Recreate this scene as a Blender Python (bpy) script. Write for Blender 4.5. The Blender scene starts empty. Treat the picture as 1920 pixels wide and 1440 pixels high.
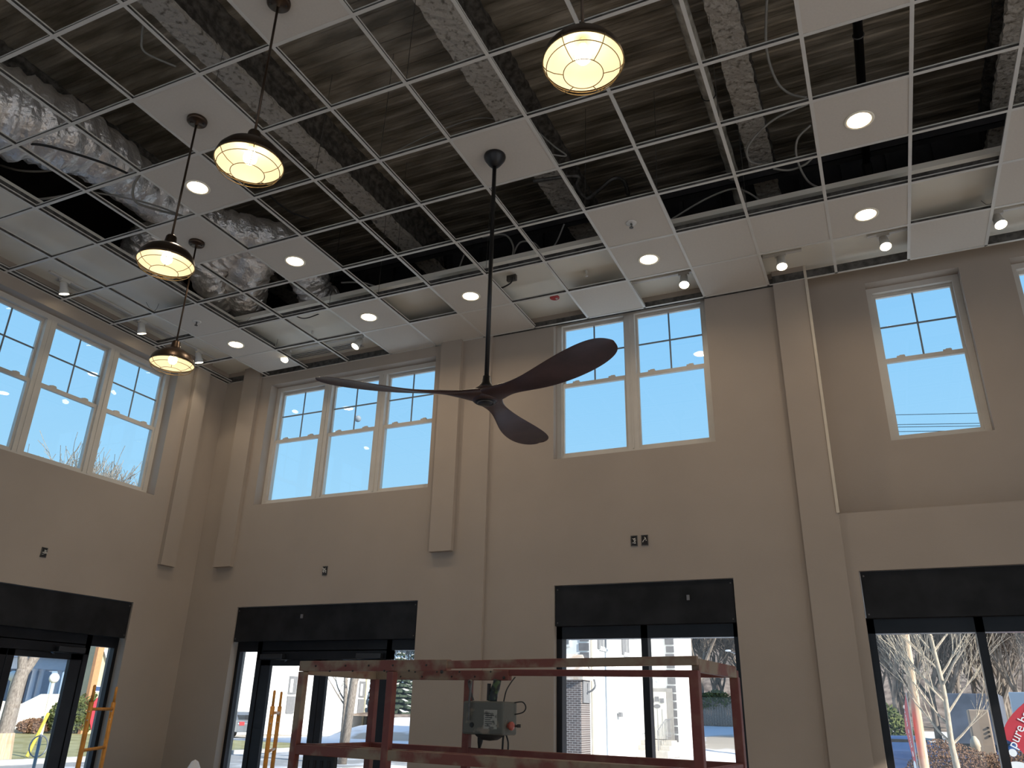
import bpy, bmesh, math, random
from mathutils import Vector, Matrix
random.seed(7)
C = bpy.context.scene.collection
scn = bpy.context.scene

# ------------------------------------------------------------------ camera
cam_d = bpy.data.cameras.new('camera'); cam = bpy.data.objects.new('camera', cam_d); C.objects.link(cam)
cam_d.sensor_fit = 'HORIZONTAL'; cam_d.sensor_width = 36.0; cam_d.lens = 36.0 * 1480.22 / 1920.0
cam_d.clip_start = 0.05; cam_d.clip_end = 2000
cam.matrix_world = Matrix(((0.91000942, 0.1400643, 0.39021133, 4.8557),
                           (0.41398208, -0.35783966, -0.83700037, -7.0543),
                           (0.02239922, 0.9232187, -0.38362156, 1.7),
                           (0, 0, 0, 1)))
scn.camera = cam

# ------------------------------------------------------------------ world
w = bpy.data.worlds.new('sky'); scn.world = w; w.use_nodes = True
nt = w.node_tree; nt.nodes.clear()
tc = nt.nodes.new('ShaderNodeTexCoord'); sp = nt.nodes.new('ShaderNodeSeparateXYZ')
rp = nt.nodes.new('ShaderNodeValToRGB'); bg = nt.nodes.new('ShaderNodeBackground'); ou = nt.nodes.new('ShaderNodeOutputWorld')
nt.links.new(tc.outputs['Generated'], sp.inputs[0]); nt.links.new(sp.outputs['Z'], rp.inputs[0])
rp.color_ramp.elements[0].position = 0.0; rp.color_ramp.elements[0].color = (0.60, 0.80, 1.0, 1)
rp.color_ramp.elements[1].position = 0.9; rp.color_ramp.elements[1].color = (0.10, 0.32, 0.80, 1)
e = rp.color_ramp.elements.new(0.16); e.color = (0.46, 0.76, 1.0, 1)
e = rp.color_ramp.elements.new(0.42); e.color = (0.33, 0.66, 1.0, 1)
nt.links.new(rp.outputs[0], bg.inputs[0]); bg.inputs[1].default_value = 1.0
nt.links.new(bg.outputs[0], ou.inputs[0])

# ------------------------------------------------------------------ sun
sd = bpy.data.lights.new('sun', 'SUN'); sd.energy = 9.0; sd.angle = math.radians(0.6); sd.color = (1.0, 0.93, 0.82)
so = bpy.data.objects.new('sun', sd); C.objects.link(so)
so.rotation_euler = Vector((-0.86, 0.22, -0.46)).to_track_quat('-Z', 'Y').to_euler()

# ------------------------------------------------------------------ exposure
vs = scn.view_settings; vs.view_transform = 'Standard'; vs.look = 'None'; vs.exposure = 0.0; vs.gamma = 1.0
vs.use_curve_mapping = False

# ------------------------------------------------------------------ materials
def rgb(r, g, b):
    f = lambda c: (c / 255 / 12.92) if c / 255 <= 0.04045 else ((c / 255 + 0.055) / 1.055) ** 2.4
    return (f(r), f(g), f(b), 1)
MATS = {}
def mat(name, col, rough=0.6, metal=0.0, noise=0.06, scale=6.0, col2=None, bump=0.0, bscale=40.0, emit=None, estr=0.0, spec=0.5, stops=(0.35, 0.65), stretch=None, detail=4):
    if name in MATS: return MATS[name]
    m = bpy.data.materials.new(name); m.use_nodes = True; n = m.node_tree
    b = n.nodes['Principled BSDF']
    b.inputs['Roughness'].default_value = rough; b.inputs['Metallic'].default_value = metal
    b.inputs['Specular IOR Level'].default_value = spec
    tcn = n.nodes.new('ShaderNodeTexCoord'); mp = n.nodes.new('ShaderNodeMapping')
    n.links.new(tcn.outputs['Object'], mp.inputs[0])
    if stretch: mp.inputs['Scale'].default_value = stretch
    tx = n.nodes.new('ShaderNodeTexNoise'); tx.inputs['Scale'].default_value = scale; tx.inputs['Detail'].default_value = detail
    n.links.new(mp.outputs[0], tx.inputs['Vector'])
    cr = n.nodes.new('ShaderNodeValToRGB')
    cr.color_ramp.elements[0].position = stops[0]; cr.color_ramp.elements[1].position = stops[1]
    if col2 is None:
        a = tuple(max(0, c * (1 - noise)) for c in col[:3]) + (1,); z = tuple(min(1, c * (1 + noise)) for c in col[:3]) + (1,)
    else: a, z = col, col2
    cr.color_ramp.elements[0].color = a; cr.color_ramp.elements[1].color = z
    n.links.new(tx.outputs[0], cr.inputs[0]); n.links.new(cr.outputs[0], b.inputs['Base Color'])
    if bump:
        t2 = n.nodes.new('ShaderNodeTexNoise'); t2.inputs['Scale'].default_value = bscale; t2.inputs['Detail'].default_value = 6
        n.links.new(mp.outputs[0], t2.inputs['Vector'])
        bp = n.nodes.new('ShaderNodeBump'); bp.inputs['Strength'].default_value = bump; bp.inputs['Distance'].default_value = 0.02
        n.links.new(t2.outputs[0], bp.inputs['Height']); n.links.new(bp.outputs[0], b.inputs['Normal'])
    if emit:
        b.inputs['Emission Color'].default_value = emit; b.inputs['Emission Strength'].default_value = estr
    MATS[name] = m; return m
def glass_mat(name, tint=(1, 1, 1, 1), ior=1.5):
    m = bpy.data.materials.new(name); m.use_nodes = True; n = m.node_tree; n.nodes.clear()
    o = n.nodes.new('ShaderNodeOutputMaterial'); mx = n.nodes.new('ShaderNodeMixShader')
    t = n.nodes.new('ShaderNodeBsdfTransparent'); g = n.nodes.new('ShaderNodeBsdfGlossy'); f = n.nodes.new('ShaderNodeFresnel')
    t.inputs[0].default_value = tint; g.inputs['Roughness'].default_value = 0.0; f.inputs[0].default_value = ior
    ge = n.nodes.new('ShaderNodeNewGeometry'); k1 = n.nodes.new('ShaderNodeMath'); k1.operation = 'SUBTRACT'; k1.inputs[0].default_value = 1.0; k2 = n.nodes.new('ShaderNodeMath'); k2.operation = 'MULTIPLY'
    n.links.new(ge.outputs['Backfacing'], k1.inputs[1]); n.links.new(k1.outputs[0], k2.inputs[0]); n.links.new(f.outputs[0], k2.inputs[1])   # only the front skin of the pane reflects
    n.links.new(k2.outputs[0], mx.inputs[0]); n.links.new(t.outputs[0], mx.inputs[1]); n.links.new(g.outputs[0], mx.inputs[2])
    n.links.new(mx.outputs[0], o.inputs[0]); MATS[name] = m; return m
M_wall = mat('wall_paint', (0.355, 0.296, 0.243, 1), 0.85, noise=0.03, scale=1.5, bump=0.05, bscale=120)
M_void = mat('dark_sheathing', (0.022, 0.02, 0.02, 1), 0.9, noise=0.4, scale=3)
M_lid = mat('gypsum_lid', (0.80, 0.765, 0.67, 1), 0.9, noise=0.03, scale=2)
M_tile = mat('ceiling_tile_white', (0.60, 0.555, 0.49, 1), 0.9, noise=0.02, scale=60, bump=0.1, bscale=300)
M_tee = mat('tee_white', (0.62, 0.60, 0.55, 1), 0.4, noise=0.03)
M_galv = mat('galvanised', (0.10, 0.095, 0.088, 1), 0.5, 0.5, noise=0.4, scale=20)
M_deck = mat('steel_deck', (0.17, 0.145, 0.105, 1), 0.38, 0.3, scale=2.5, col2=(0.50, 0.44, 0.35, 1), stops=(0.40, 0.72), bump=0.5, bscale=9, stretch=(0.6, 3, 1), detail=9)
M_fire = mat('fireproofing', (0.16, 0.14, 0.11, 1), 0.95, scale=22, col2=(0.46, 0.42, 0.36, 1), stops=(0.30, 0.48), bump=1.0, bscale=35, detail=8)
M_fireweb = mat('beam_web_dark', (0.045, 0.038, 0.03, 1), 0.95, scale=16, col2=(0.13, 0.115, 0.095, 1), stops=(0.4, 0.65), bump=0.8, bscale=30, detail=8)
M_foil = mat('duct_foil', (0.88, 0.85, 0.82, 1), 0.32, 0.8, noise=0.12, scale=5, bump=1.0, bscale=22, stretch=(1, 1, 1))
M_bronze = mat('bronze_metal', (0.055, 0.035, 0.022, 1), 0.35, 0.7, noise=0.15)
M_black = mat('black_metal', (0.012, 0.011, 0.011, 1), 0.4, 0.3, noise=0.2)
M_liner = mat('enamel_white', (0.85, 0.80, 0.66, 1), 0.4, noise=0.02)
M_cage = mat('cage_brass', (0.30, 0.21, 0.10, 1), 0.35, 0.8, noise=0.1)
M_bulb = mat('bulb_glow', (1, 1, 1, 1), emit=(1.0, 0.80, 0.50, 1), estr=17)
M_lens = mat('downlight_lens', (1, 1, 1, 1), emit=(1.0, 0.78, 0.52, 1), estr=16)
M_spot = mat('spot_lens', (1, 1, 1, 1), emit=(1.0, 0.86, 0.6, 1), estr=16)
M_white = mat('white_enamel', (0.62, 0.60, 0.56, 1), 0.45, noise=0.03)
M_vinyl = mat('white_vinyl', (0.56, 0.52, 0.46, 1), 0.4, noise=0.03)
M_munt = mat('muntin_grey', (0.20, 0.24, 0.27, 1), 0.5, noise=0.03)
M_store = mat('storefront_black', (0.012, 0.012, 0.014, 1), 0.35, 0.2, noise=0.3, scale=4, spec=0.35)
M_panel = mat('black_panel', (0.010, 0.010, 0.011, 1), 0.55, 0.0, noise=0.5, scale=5, spec=0.25)
M_wood = mat('fan_walnut', (0.040, 0.020, 0.018, 1), 0.42, scale=5, col2=(0.072, 0.038, 0.035, 1), stretch=(1, 1, 1), bump=0.03)
M_red = mat('lift_red', (0.17, 0.045, 0.028, 1), 0.6, scale=5, col2=(0.25, 0.18, 0.115, 1), stops=(0.44, 0.56), bump=0.1, detail=8)
M_redc = mat('lift_red_clean', (0.16, 0.034, 0.022, 1), 0.55, scale=9, col2=(0.21, 0.09, 0.055, 1), stops=(0.5, 0.75), bump=0.1)
M_grey = mat('box_grey', (0.11, 0.105, 0.085, 1), 0.6, scale=9, col2=(0.25, 0.20, 0.15, 1), stops=(0.54, 0.62), detail=7)
M_dark = mat('dark_rubber', (0.02, 0.02, 0.02, 1), 0.7, noise=0.3)
M_orange = mat('scaffold_orange', (0.62, 0.25, 0.03, 1), 0.45, noise=0.15, scale=20)
M_cable = mat('cable_grey', (0.30, 0.29, 0.26, 1), 0.6)
M_glass = glass_mat('window_glass', (0.93, 0.985, 1.0, 1))
M_glassd = glass_mat('door_glass', (0.95, 0.97, 0.98, 1))

# ------------------------------------------------------------------ mesh helpers
class MB:
    def __init__(s, f=None): s.bm = bmesh.new(); s.f = f or (lambda p: p)
    def quad(s, pts):
        vs_ = [s.bm.verts.new(s.f(Vector(p))) for p in pts]
        try: s.bm.faces.new(vs_)
        except ValueError: pass
    def box(s, a, b):
        a, b = Vector(a), Vector(b)
        v = [s.bm.verts.new(s.f(Vector((x, y, z)))) for x in (a.x, b.x) for y in (a.y, b.y) for z in (a.z, b.z)]
        for q in ((0, 1, 3, 2), (4, 6, 7, 5), (0, 4, 5, 1), (2, 3, 7, 6), (0, 2, 6, 4), (1, 5, 7, 3)):
            s.bm.faces.new([v[i] for i in q])
        return s
    def obox(s, c, ax, ay, az):       # oriented box, centre and half axes
        c = Vector(c); ax, ay, az = Vector(ax), Vector(ay), Vector(az)
        v = [s.bm.verts.new(s.f(c + i * ax + j * ay + k * az)) for i in (-1, 1) for j in (-1, 1) for k in (-1, 1)]
        for q in ((0, 1, 3, 2), (4, 6, 7, 5), (0, 4, 5, 1), (2, 3, 7, 6), (0, 2, 6, 4), (1, 5, 7, 3)):
            s.bm.faces.new([v[i] for i in q])
        return s
    def bar(s, p, q, wd, ht):         # rectangular bar between two points
        p, q = Vector(p), Vector(q); d = (q - p); L = d.length; d.normalize()
        up = Vector((0, 0, 1)) if abs(d.z) < 0.95 else Vector((0, 1, 0))
        sx = d.cross(up).normalized(); sy = sx.cross(d).normalized()
        return s.obox((p + q) / 2, d * L / 2, sx * wd / 2, sy * ht / 2)
    def tube(s, pts, r, n=8, cap=True):
        pts = [Vector(p) for p in pts]; k = len(pts)
        rs = r if isinstance(r, (list, tuple)) else [r] * k
        rings = []; prev = None
        for i, p in enumerate(pts):
            d = (pts[min(i + 1, k - 1)] - pts[max(i - 1, 0)]).normalized()
            if prev is None:
                up = Vector((0, 0, 1)) if abs(d.z) < 0.9 else Vector((1, 0, 0)); a = d.cross(up).normalized()
            else:
                a = (prev - d * prev.dot(d)); a = a.normalized() if a.length > 1e-6 else d.orthogonal().normalized()
            prev = a; b = d.cross(a)
            rings.append([s.bm.verts.new(s.f(p + (a * math.cos(t) + b * math.sin(t)) * rs[i])) for t in [2 * math.pi * j / n for j in range(n)]])
        for i in range(k - 1):
            for j in range(n):
                s.bm.faces.new((rings[i][j], rings[i][(j + 1) % n], rings[i + 1][(j + 1) % n], rings[i + 1][j]))
        if cap:
            s.bm.faces.new(rings[0][::-1]); s.bm.faces.new(rings[-1])
        return s
    def ring(s, c, r, t, n=32, m=6, nz=(0, 0, 1)):
        c = Vector(c); nz = Vector(nz).normalized(); a = nz.orthogonal().normalized(); b = nz.cross(a)
        R = []
        for i in range(n):
            d = a * math.cos(2 * math.pi * i / n) + b * math.sin(2 * math.pi * i / n)
            R.append([s.bm.verts.new(s.f(c + d * (r + t * math.cos(u)) + nz * t * math.sin(u))) for u in [2 * math.pi * j / m for j in range(m)]])
        for i in range(n):
            for j in range(m):
                s.bm.faces.new((R[i][j], R[(i + 1) % n][j], R[(i + 1) % n][(j + 1) % m], R[i][(j + 1) % m]))
        return s
    def lathe(s, prof, c=(0, 0, 0), n=32):
        c = Vector(c); R = []
        for r, z in prof:
            R.append([s.bm.verts.new(s.f(c + Vector((max(r, 1e-4) * math.cos(t), max(r, 1e-4) * math.sin(t), z)))) for t in [2 * math.pi * j / n for j in range(n)]])
        for i in range(len(R) - 1):
            for j in range(n): s.bm.faces.new((R[i][j], R[i][(j + 1) % n], R[i + 1][(j + 1) % n], R[i + 1][j]))
        return s
    def ball(s, c, r, n=16, sc=(1, 1, 1)):
        m = Matrix.Translation(Vector(c)) @ Matrix.Diagonal((sc[0], sc[1], sc[2], 1))
        g = bmesh.ops.create_uvsphere(s.bm, u_segments=n, v_segments=n // 2 + 1, radius=r, matrix=m)
        for v in g['verts']: v.co = s.f(v.co)
        return s
    def build(s, name, m, parent=None, smooth=False, bevel=0.0):
        me = bpy.data.meshes.new(name)
        bmesh.ops.recalc_face_normals(s.bm, faces=s.bm.faces)
        s.bm.to_mesh(me); s.bm.free()
        if smooth:
            for p in me.polygons: p.use_smooth = True
        for mm in (m if isinstance(m, (list, tuple)) else [m]): me.materials.append(mm)
        o = bpy.data.objects.new(name, me); C.objects.link(o)
        if parent: o.parent = parent
        if bevel:
            bv = o.modifiers.new('bevel', 'BEVEL'); bv.width = bevel; bv.segments = 2; bv.limit_method = 'ANGLE'
        return o
def tag(o, label, cat, group=None, kind=None):
    o['label'] = label; o['category'] = cat
    if group: o['group'] = group
    if kind: o['kind'] = kind
    return o
def thing(name, label, cat, loc=(0, 0, 0), group=None, kind=None, rz=0):
    o = bpy.data.objects.new(name, None); C.objects.link(o); o.location = loc; o.rotation_euler = (0, 0, rz)
    o.empty_display_size = 0.1
    return tag(o, label, cat, group, kind)
def copy_tree(o, parent=None):
    c = o.copy(); C.objects.link(c); c.parent = parent
    for ch in list(o.children): copy_tree(ch, c)
    return c
def smoothpts(P, n=8):
    P = [Vector(p) for p in P]; out = []
    for i in range(len(P) - 1):
        p0 = P[max(i - 1, 0)]; p1 = P[i]; p2 = P[i + 1]; p3 = P[min(i + 2, len(P) - 1)]
        for k in range(n):
            t = k / n
            out.append(0.5 * ((2 * p1) + (p2 - p0) * t + (2 * p0 - 5 * p1 + 4 * p2 - p3) * t * t + (3 * p1 - p0 - 3 * p2 + p3) * t ** 3))
    out.append(P[-1]); return out
T = 0.61; ZC = 5.547; LID = 5.69; XL = -2.51; XR = 11.5; YB = -14.0; ZD = 7.05

# ------------------------------------------------------------------ room shell
def cells(mb, us, zs, holes, w0, w1):
    """wall slab in (u, w, z); rectangles of the u/z grid not covered by a hole become blocks"""
    us = sorted(set(us + [h[0] for h in holes] + [h[1] for h in holes])); zs = sorted(set(zs + [h[2] for h in holes] + [h[3] for h in holes]))
    for i in range(len(us) - 1):
        zz = None
        for k in range(len(zs) - 1):
            cu = (us[i] + us[i + 1]) / 2; cz = (zs[k] + zs[k + 1]) / 2
            hole = any(h[0] < cu < h[1] and h[2] < cz < h[3] for h in holes)
            if not hole:
                if zz is None: zz = zs[k]
                if k == len(zs) - 2: mb.box((us[i], w0, zz), (us[i + 1], w1, zs[k + 1]))
            elif zz is not None:
                mb.box((us[i], w0, zz), (us[i + 1], w1, zs[k])); zz = None
idn = lambda p: p
fl = lambda p: Vector((XL - p.y, p.x, p.z))        # left wall frame: u -> Y, w -> -X
W2 = (-1.765, 0.605, 3.89, 5.425); W3 = (2.03, 3.645, 4.055, 5.635); W4 = (5.11, 5.90, 3.965, 5.535); W5 = (6.30, 7.09, 3.965, 5.535)
D2 = (-1.775, 0.578, 0.0, 2.72); D3 = (2.04, 3.70, 0.0, 2.812); D4 = (4.703, 7.05, 0.0, 2.82)
W1 = (-3.16, -0.79, 3.88, 5.425); D1 = (-3.12, -0.775, 0.0, 2.70)
mb = MB()
cells(mb, [XL - 0.4, 1.31], [-0.1, LID + 0.05], [W2, D2], 0.0, 0.24)
cells(mb, [1.31, 4.31], [-0.1, LID + 0.05], [W3, D3], 0.035, 0.24)
mb.box((4.31, -0.01, -0.1), (4.615, 0.5, LID + 0.05))
cells(mb, [4.615, XR + 0.3], [-0.1, 3.30], [D4, (8.2, 10.4, 0, 2.82)], 0.02, 0.50)
cells(mb, [4.615, XR + 0.3], [3.30, LID + 0.05], [W4, W5, (8.2, 8.99, 3.965, 5.535), (9.6, 10.39, 3.965, 5.535)], 0.27, 0.50)
tag(mb.build('wall_back', M_wall), 'beige painted back wall with high windows and black storefronts', 'wall', kind='structure')
mb = MB(fl)
cells(mb, [YB, 0.0], [-0.1, LID + 0.05], [W1, D1, (-6.6, -4.2, 3.88, 5.425), (-6.6, -4.2, 0, 2.7), (-10.2, -7.8, 3.88, 5.425), (-10.2, -7.8, 0, 2.7)], 0.0, 0.24)
tag(mb.build('wall_left', M_wall), 'beige painted left wall with a triple window and a black entrance', 'wall', kind='structure')
mb = MB(); cells(mb, [XL - 0.36, XR + 0.36], [-0.1, ZD], [(-1, 2.2, 0, 4.6), (3.2, 6.4, 0, 4.6), (7.4, 10.6, 0, 4.6)], YB - 0.3, YB)  # out of view; openings made up to let sun and sky fill the room
tag(mb.build('wall_front', M_wall), 'beige wall behind the viewer with tall openings added to let daylight in', 'wall', kind='structure')
mb = MB(lambda p: Vector((XR + p.y, p.x, p.z))); cells(mb, [YB, 0.3], [-0.1, ZD], [(-12.5, -9.0, 0, 5.2), (-8.2, -4.7, 0, 5.2), (-3.9, -1.2, 0, 5.2)], 0.0, 0.3)  # out of view; openings added so sun strikes the floor and bounces
tag(mb.build('wall_right', M_wall), 'beige right wall with tall openings added for sun on the floor', 'wall', kind='structure')
M_floor = mat('floor_concrete', (0.195, 0.16, 0.13, 1), 0.7, noise=0.1, scale=2)
tag(MB().box((XL - 0.36, YB - 0.3, -0.1), (XR + 0.36, 0.5, 0.0)).build('floor', M_floor), 'tan concrete floor of the unfinished shop', 'floor', kind='structure')
# plenum walls above the lid: dark sheathing with studs
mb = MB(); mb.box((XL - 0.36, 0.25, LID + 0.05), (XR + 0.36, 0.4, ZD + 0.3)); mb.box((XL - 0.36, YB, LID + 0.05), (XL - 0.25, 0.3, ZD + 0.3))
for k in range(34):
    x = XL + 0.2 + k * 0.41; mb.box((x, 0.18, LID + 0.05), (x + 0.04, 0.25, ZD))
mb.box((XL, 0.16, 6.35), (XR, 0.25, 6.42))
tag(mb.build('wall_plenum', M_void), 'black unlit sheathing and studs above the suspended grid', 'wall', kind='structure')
# gypsum lid round the perimeter (inner edge left open to the deck)
mb = MB(); mb.box((XL, -1.17, LID), (XR, 0.27, LID + 0.05)); mb.box((XL, YB, LID), (-1.36, -1.17, LID + 0.05))
tag(mb.build('ceiling', M_lid), 'flat gypsum lid just above the suspended grid along the walls', 'ceiling', kind='structure')
# steel deck with flutes running along X
mb = MB(); y = YB; prof = []
while y < 0.25:
    prof += [(y, ZD), (y + 0.06, ZD), (y + 0.075, ZD + 0.007), (y + 0.135, ZD + 0.007)]; y += 0.15
for i in range(len(prof) - 1):
    (a, za), (b, zb) = prof[i], prof[i + 1]
    mb.quad([(XL - .3, a, za), (XR + .3, a, za), (XR + .3, b, zb), (XL - .3, b, zb)])
mb.box((XL - .36, YB - 0.3, ZD + 0.05), (XR + .36, 0.4, ZD + 0.3))
bmesh.ops.remove_doubles(mb.bm, verts=mb.bm.verts, dist=1e-4)
tag(mb.build('ceiling_deck', M_deck), 'dark corrugated steel floor deck above the suspended grid', 'ceiling', kind='structure')
# furring strips on the walls
for k, (a, b, lab) in enumerate([((-2.19, -0.055, 3.175), (-1.93, 0, LID), 'flat beige furring strip left of the triple back window'),
                                 ((0.70, -0.055, 3.19), (0.957, 0, LID), 'flat beige furring box right of the triple back window')]):
    tag(MB().box(a, b).build('trim_%d' % (k + 1), M_wall), lab, 'trim', kind='structure')
tag(MB().box((XL, -0.56, 3.14), (XL + 0.055, -0.35, LID)).build('trim_3', M_wall), 'flat beige furring strip on the left wall beside its window', 'trim', kind='structure')
tag(MB().box((4.598, -0.018, 3.30), (4.622, 0.0, LID)).build('trim_4', mat('lit_return_strip', (0.56, 0.49, 0.39, 1), 0.6)), 'pale strip on the pilaster edge, coloured as its daylit return', 'trim', kind='structure')  # pale colour stands in for daylight on the pilaster's return face

# ------------------------------------------------------------------ double hung windows
def window(idx, rect, units, wf, f, label, mz=None):
    """wf: depth of frame face behind the wall face; f maps (u, w, z) to the room"""
    u0, u1, z0, z1 = rect; root = thing('window_%d' % idx, label, 'window', f(Vector(((u0 + u1) / 2, wf, z0))), kind='structure')
    inv = root.location.copy(); g = lambda p: f(p) - inv
    F = 0.055; mb = MB(g)
    mb.box((u0, wf, z0), (u1, wf + 0.10, z0 + F)); mb.box((u0, wf, z1 - F), (u1, wf + 0.10, z1))
    mb.box((u0, wf, z0 + F), (u0 + F, wf + 0.10, z1 - F)); mb.box((u1 - F, wf, z0 + F), (u1, wf + 0.10, z1 - F))
    step = (u1 - u0) / units
    for k in range(1, units):
        x = u0 + k * step; mb.box((x - 0.055, wf, z0 + F), (x + 0.055, wf + 0.10, z1 - F)); mb.box((x - 0.008, wf - 0.006, z0 + F), (x + 0.008, wf - 0.0005, z1 - F))
    mb.box((u0 + 0.001, wf - 0.012, z0 + 0.001), (u1 - 0.001, wf - 0.0005, z0 + 0.022))
    mb.build('window_frame', M_vinyl, root)
    zm = mz or (z0 + (z1 - z0) * 0.53)
    for k in range(units):
        a = u0 + k * step + (F if k == 0 else 0.055); b = u0 + (k + 1) * step - (F if k == units - 1 else 0.055)
        s = MB(g); w0 = wf + 0.055                                   # upper sash, set further out
        s.box((a, w0, zm - 0.03), (b, w0 + 0.03, zm + 0.012)); s.box((a, w0, z1 - F - 0.03), (b, w0 + 0.03, z1 - F))
        s.box((a, w0, zm + 0.012), (a + 0.022, w0 + 0.03, z1 - F - 0.03)); s.box((b - 0.022, w0, zm + 0.012), (b, w0 + 0.03, z1 - F - 0.03))
        us = s.build('upper_sash', M_vinyl, root)
        MB(g).box((a + 0.02, w0 + 0.014, zm), (b - 0.02, w0 + 0.018, z1 - F - 0.02)).build('glass', M_glass, us)
        m = MB(g); c = (a + b) / 2; zc = (zm + z1 - F) / 2 - 0.005
        m.box((c - 0.008, w0 + 0.006, zm), (c + 0.008, w0 + 0.012, z1 - F - 0.02)); m.box((a + 0.02, w0 + 0.005, zc - 0.008), (b - 0.02, w0 + 0.013, zc + 0.008))
        m.build('muntin', M_munt, us)
        s = MB(g); w0 = wf + 0.018                                   # lower sash
        s.box((a, w0, zm - 0.045), (b, w0 + 0.034, zm - 0.005)); s.box((a, w0, z0 + F), (b, w0 + 0.03, z0 + F + 0.03))
        s.box((a, w0, z0 + F + 0.03), (a + 0.022, w0 + 0.03, zm - 0.045)); s.box((b - 0.022, w0, z0 + F + 0.03), (b, w0 + 0.03, zm - 0.045))
        ls = s.build('lower_sash', M_vinyl, root)
        MB(g).box((a + 0.02, w0 + 0.014, z0 + F + 0.02), (b - 0.02, w0 + 0.018, zm - 0.02)).build('glass', M_glass, ls)
        for q in (0.22, 0.78):
            c = a + (b - a) * q
            l = MB(g); l.box((c - 0.035, w0 + 0.0, zm - 0.006), (c + 0.035, w0 + 0.028, zm + 0.012)); l.box((c - 0.012, w0 + 0.004, zm + 0.01), (c + 0.03, w0 + 0.02, zm + 0.02))
            l.build('sash_lock', M_vinyl, ls)
    return root
window(1, W1, 3, 0.13, fl, 'triple white double-hung window high on the left wall')
window(2, W2, 3, 0.13, idn, 'triple white double-hung window high on the back wall, left of the fan rod', 4.735)
window(3, W3, 2, 0.13, idn, 'double white double-hung window whose head rises above the ceiling grid', 4.91)
window(4, W4, 1, 0.40, idn, 'single white double-hung window in the recessed wall right of the pilaster', 4.80)
window(5, W5, 1, 0.40, idn, 'single white window cut by the right edge of the view', 4.80)

# ------------------------------------------------------------------ storefronts
def panel_head(root, g, u0, u1, zt, zp, wl=0.012):
    p = MB(g).box((u0 + 0.008, wl, zp), (u1 - 0.008, wl + 0.05, zt - 0.006)).build('header_panel', M_panel, root, bevel=0.004)
    b = MB(g)
    for u in (u0 + 0.03, u1 - 0.03):
        for z in (zp + 0.03, zt - 0.04): b.box((u - 0.006, wl - 0.004, z - 0.006), (u + 0.006, wl, z + 0.006))
    b.build('screw', M_galv, p)
def entrance(idx, rect, f, label):
    u0, u1, z0, z1 = rect; wf = 0.10; root = thing('door_%d' % idx, label, 'door', f(Vector(((u0 + u1) / 2, wf, 0))), kind='structure')
    o = root.location.copy(); g = lambda p: f(p) - o
    panel_head(root, g, u0, u1, z1, z1 - 0.37)
    zt = z1 - 0.36; D = 0.06; m = MB(g)
    L = u0 + 0.05; R = u1 - 0.05
    m.box((u0, wf, zt - 0.11), (u1, wf + D, zt)); m.box((u0, wf, 0), (u0 + 0.04, wf + D, zt - 0.11)); m.box((u1 - 0.04, wf, 0), (u1, wf + D, zt - 0.11))
    jl = u0 + 0.29; jr = u1 - 0.33
    m.box((jl, wf, 0), (jl + 0.06, wf + D, zt)); m.box((jr - 0.06, wf, 0), (jr, wf + D, zt))
    m.box((jl, wf, zt - 0.195), (jr, wf + D, zt - 0.1)); m.box((u0, wf, 0), (jl, wf + D, 0.2)); m.box((jr, wf, 0), (u1, wf + D, 0.2))
    m.build('door_frame', M_store, root)
    for a, b in ((u0 + 0.04, jl), (jr, u1 - 0.04)):
        MB(g).box((a, wf + 0.035, 0.2), (b, wf + 0.041, zt - 0.11)).build('sidelight_glass', M_glassd, root)
    c = (jl + jr) / 2
    for a, b, s in ((jl + 0.062, c - 0.003, 1), (c + 0.003, jr - 0.062, -1)):
        d = MB(g); st = 0.13 if s == 1 else 0.075; sb = 0.075 if s == 1 else 0.13; td = zt - 0.196
        d.box((a, wf + 0.01, 0.02), (a + st, wf + 0.055, td)); d.box((b - sb, wf + 0.01, 0.02), (b, wf + 0.055, td))
        d.box((a, wf + 0.01, td - 0.06), (b, wf + 0.055, td)); d.box((a, wf + 0.01, 0.02), (b, wf + 0.055, 0.27))
        leaf = d.build('door_leaf', M_store, root, bevel=0.003)
        MB(g).box((a + st, wf + 0.03, 0.27), (b - sb, wf + 0.036, td - 0.06)).build('glass', M_glassd, leaf)
        x = b - 0.04 if s == 1 else a + 0.04
        h = MB(g); h.tube([(x, wf - 0.04, 0.95), (x, wf - 0.04, 1.25)], 0.012); h.tube([(x, wf - 0.04, 0.97), (x, wf + 0.01, 0.97)], 0.01); h.tube([(x, wf - 0.04, 1.23), (x, wf + 0.01, 1.23)], 0.01)
        h.build('door_handle', M_galv, leaf)
        x = a + 0.03 if s == 1 else b - 0.03
        k = MB(g); k.box((x if s == 1 else x - 0.3, wf - 0.06, td + 0.005), (x + 0.3 if s == 1 else x, wf - 0.002, td + 0.055)); k.bar((x + s * 0.16, wf - 0.03, td), (x + s * 0.42, wf - 0.12, td - 0.006), 0.02, 0.008)
        k.bar((x + s * 0.42, wf - 0.12, td - 0.006), (x + s * 0.30, wf, td - 0.02), 0.02, 0.008)
        k.build('door_closer', mat('closer_grey', (0.05, 0.05, 0.052, 1), 0.3, 0.6), leaf, bevel=0.004)
    return root
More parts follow.
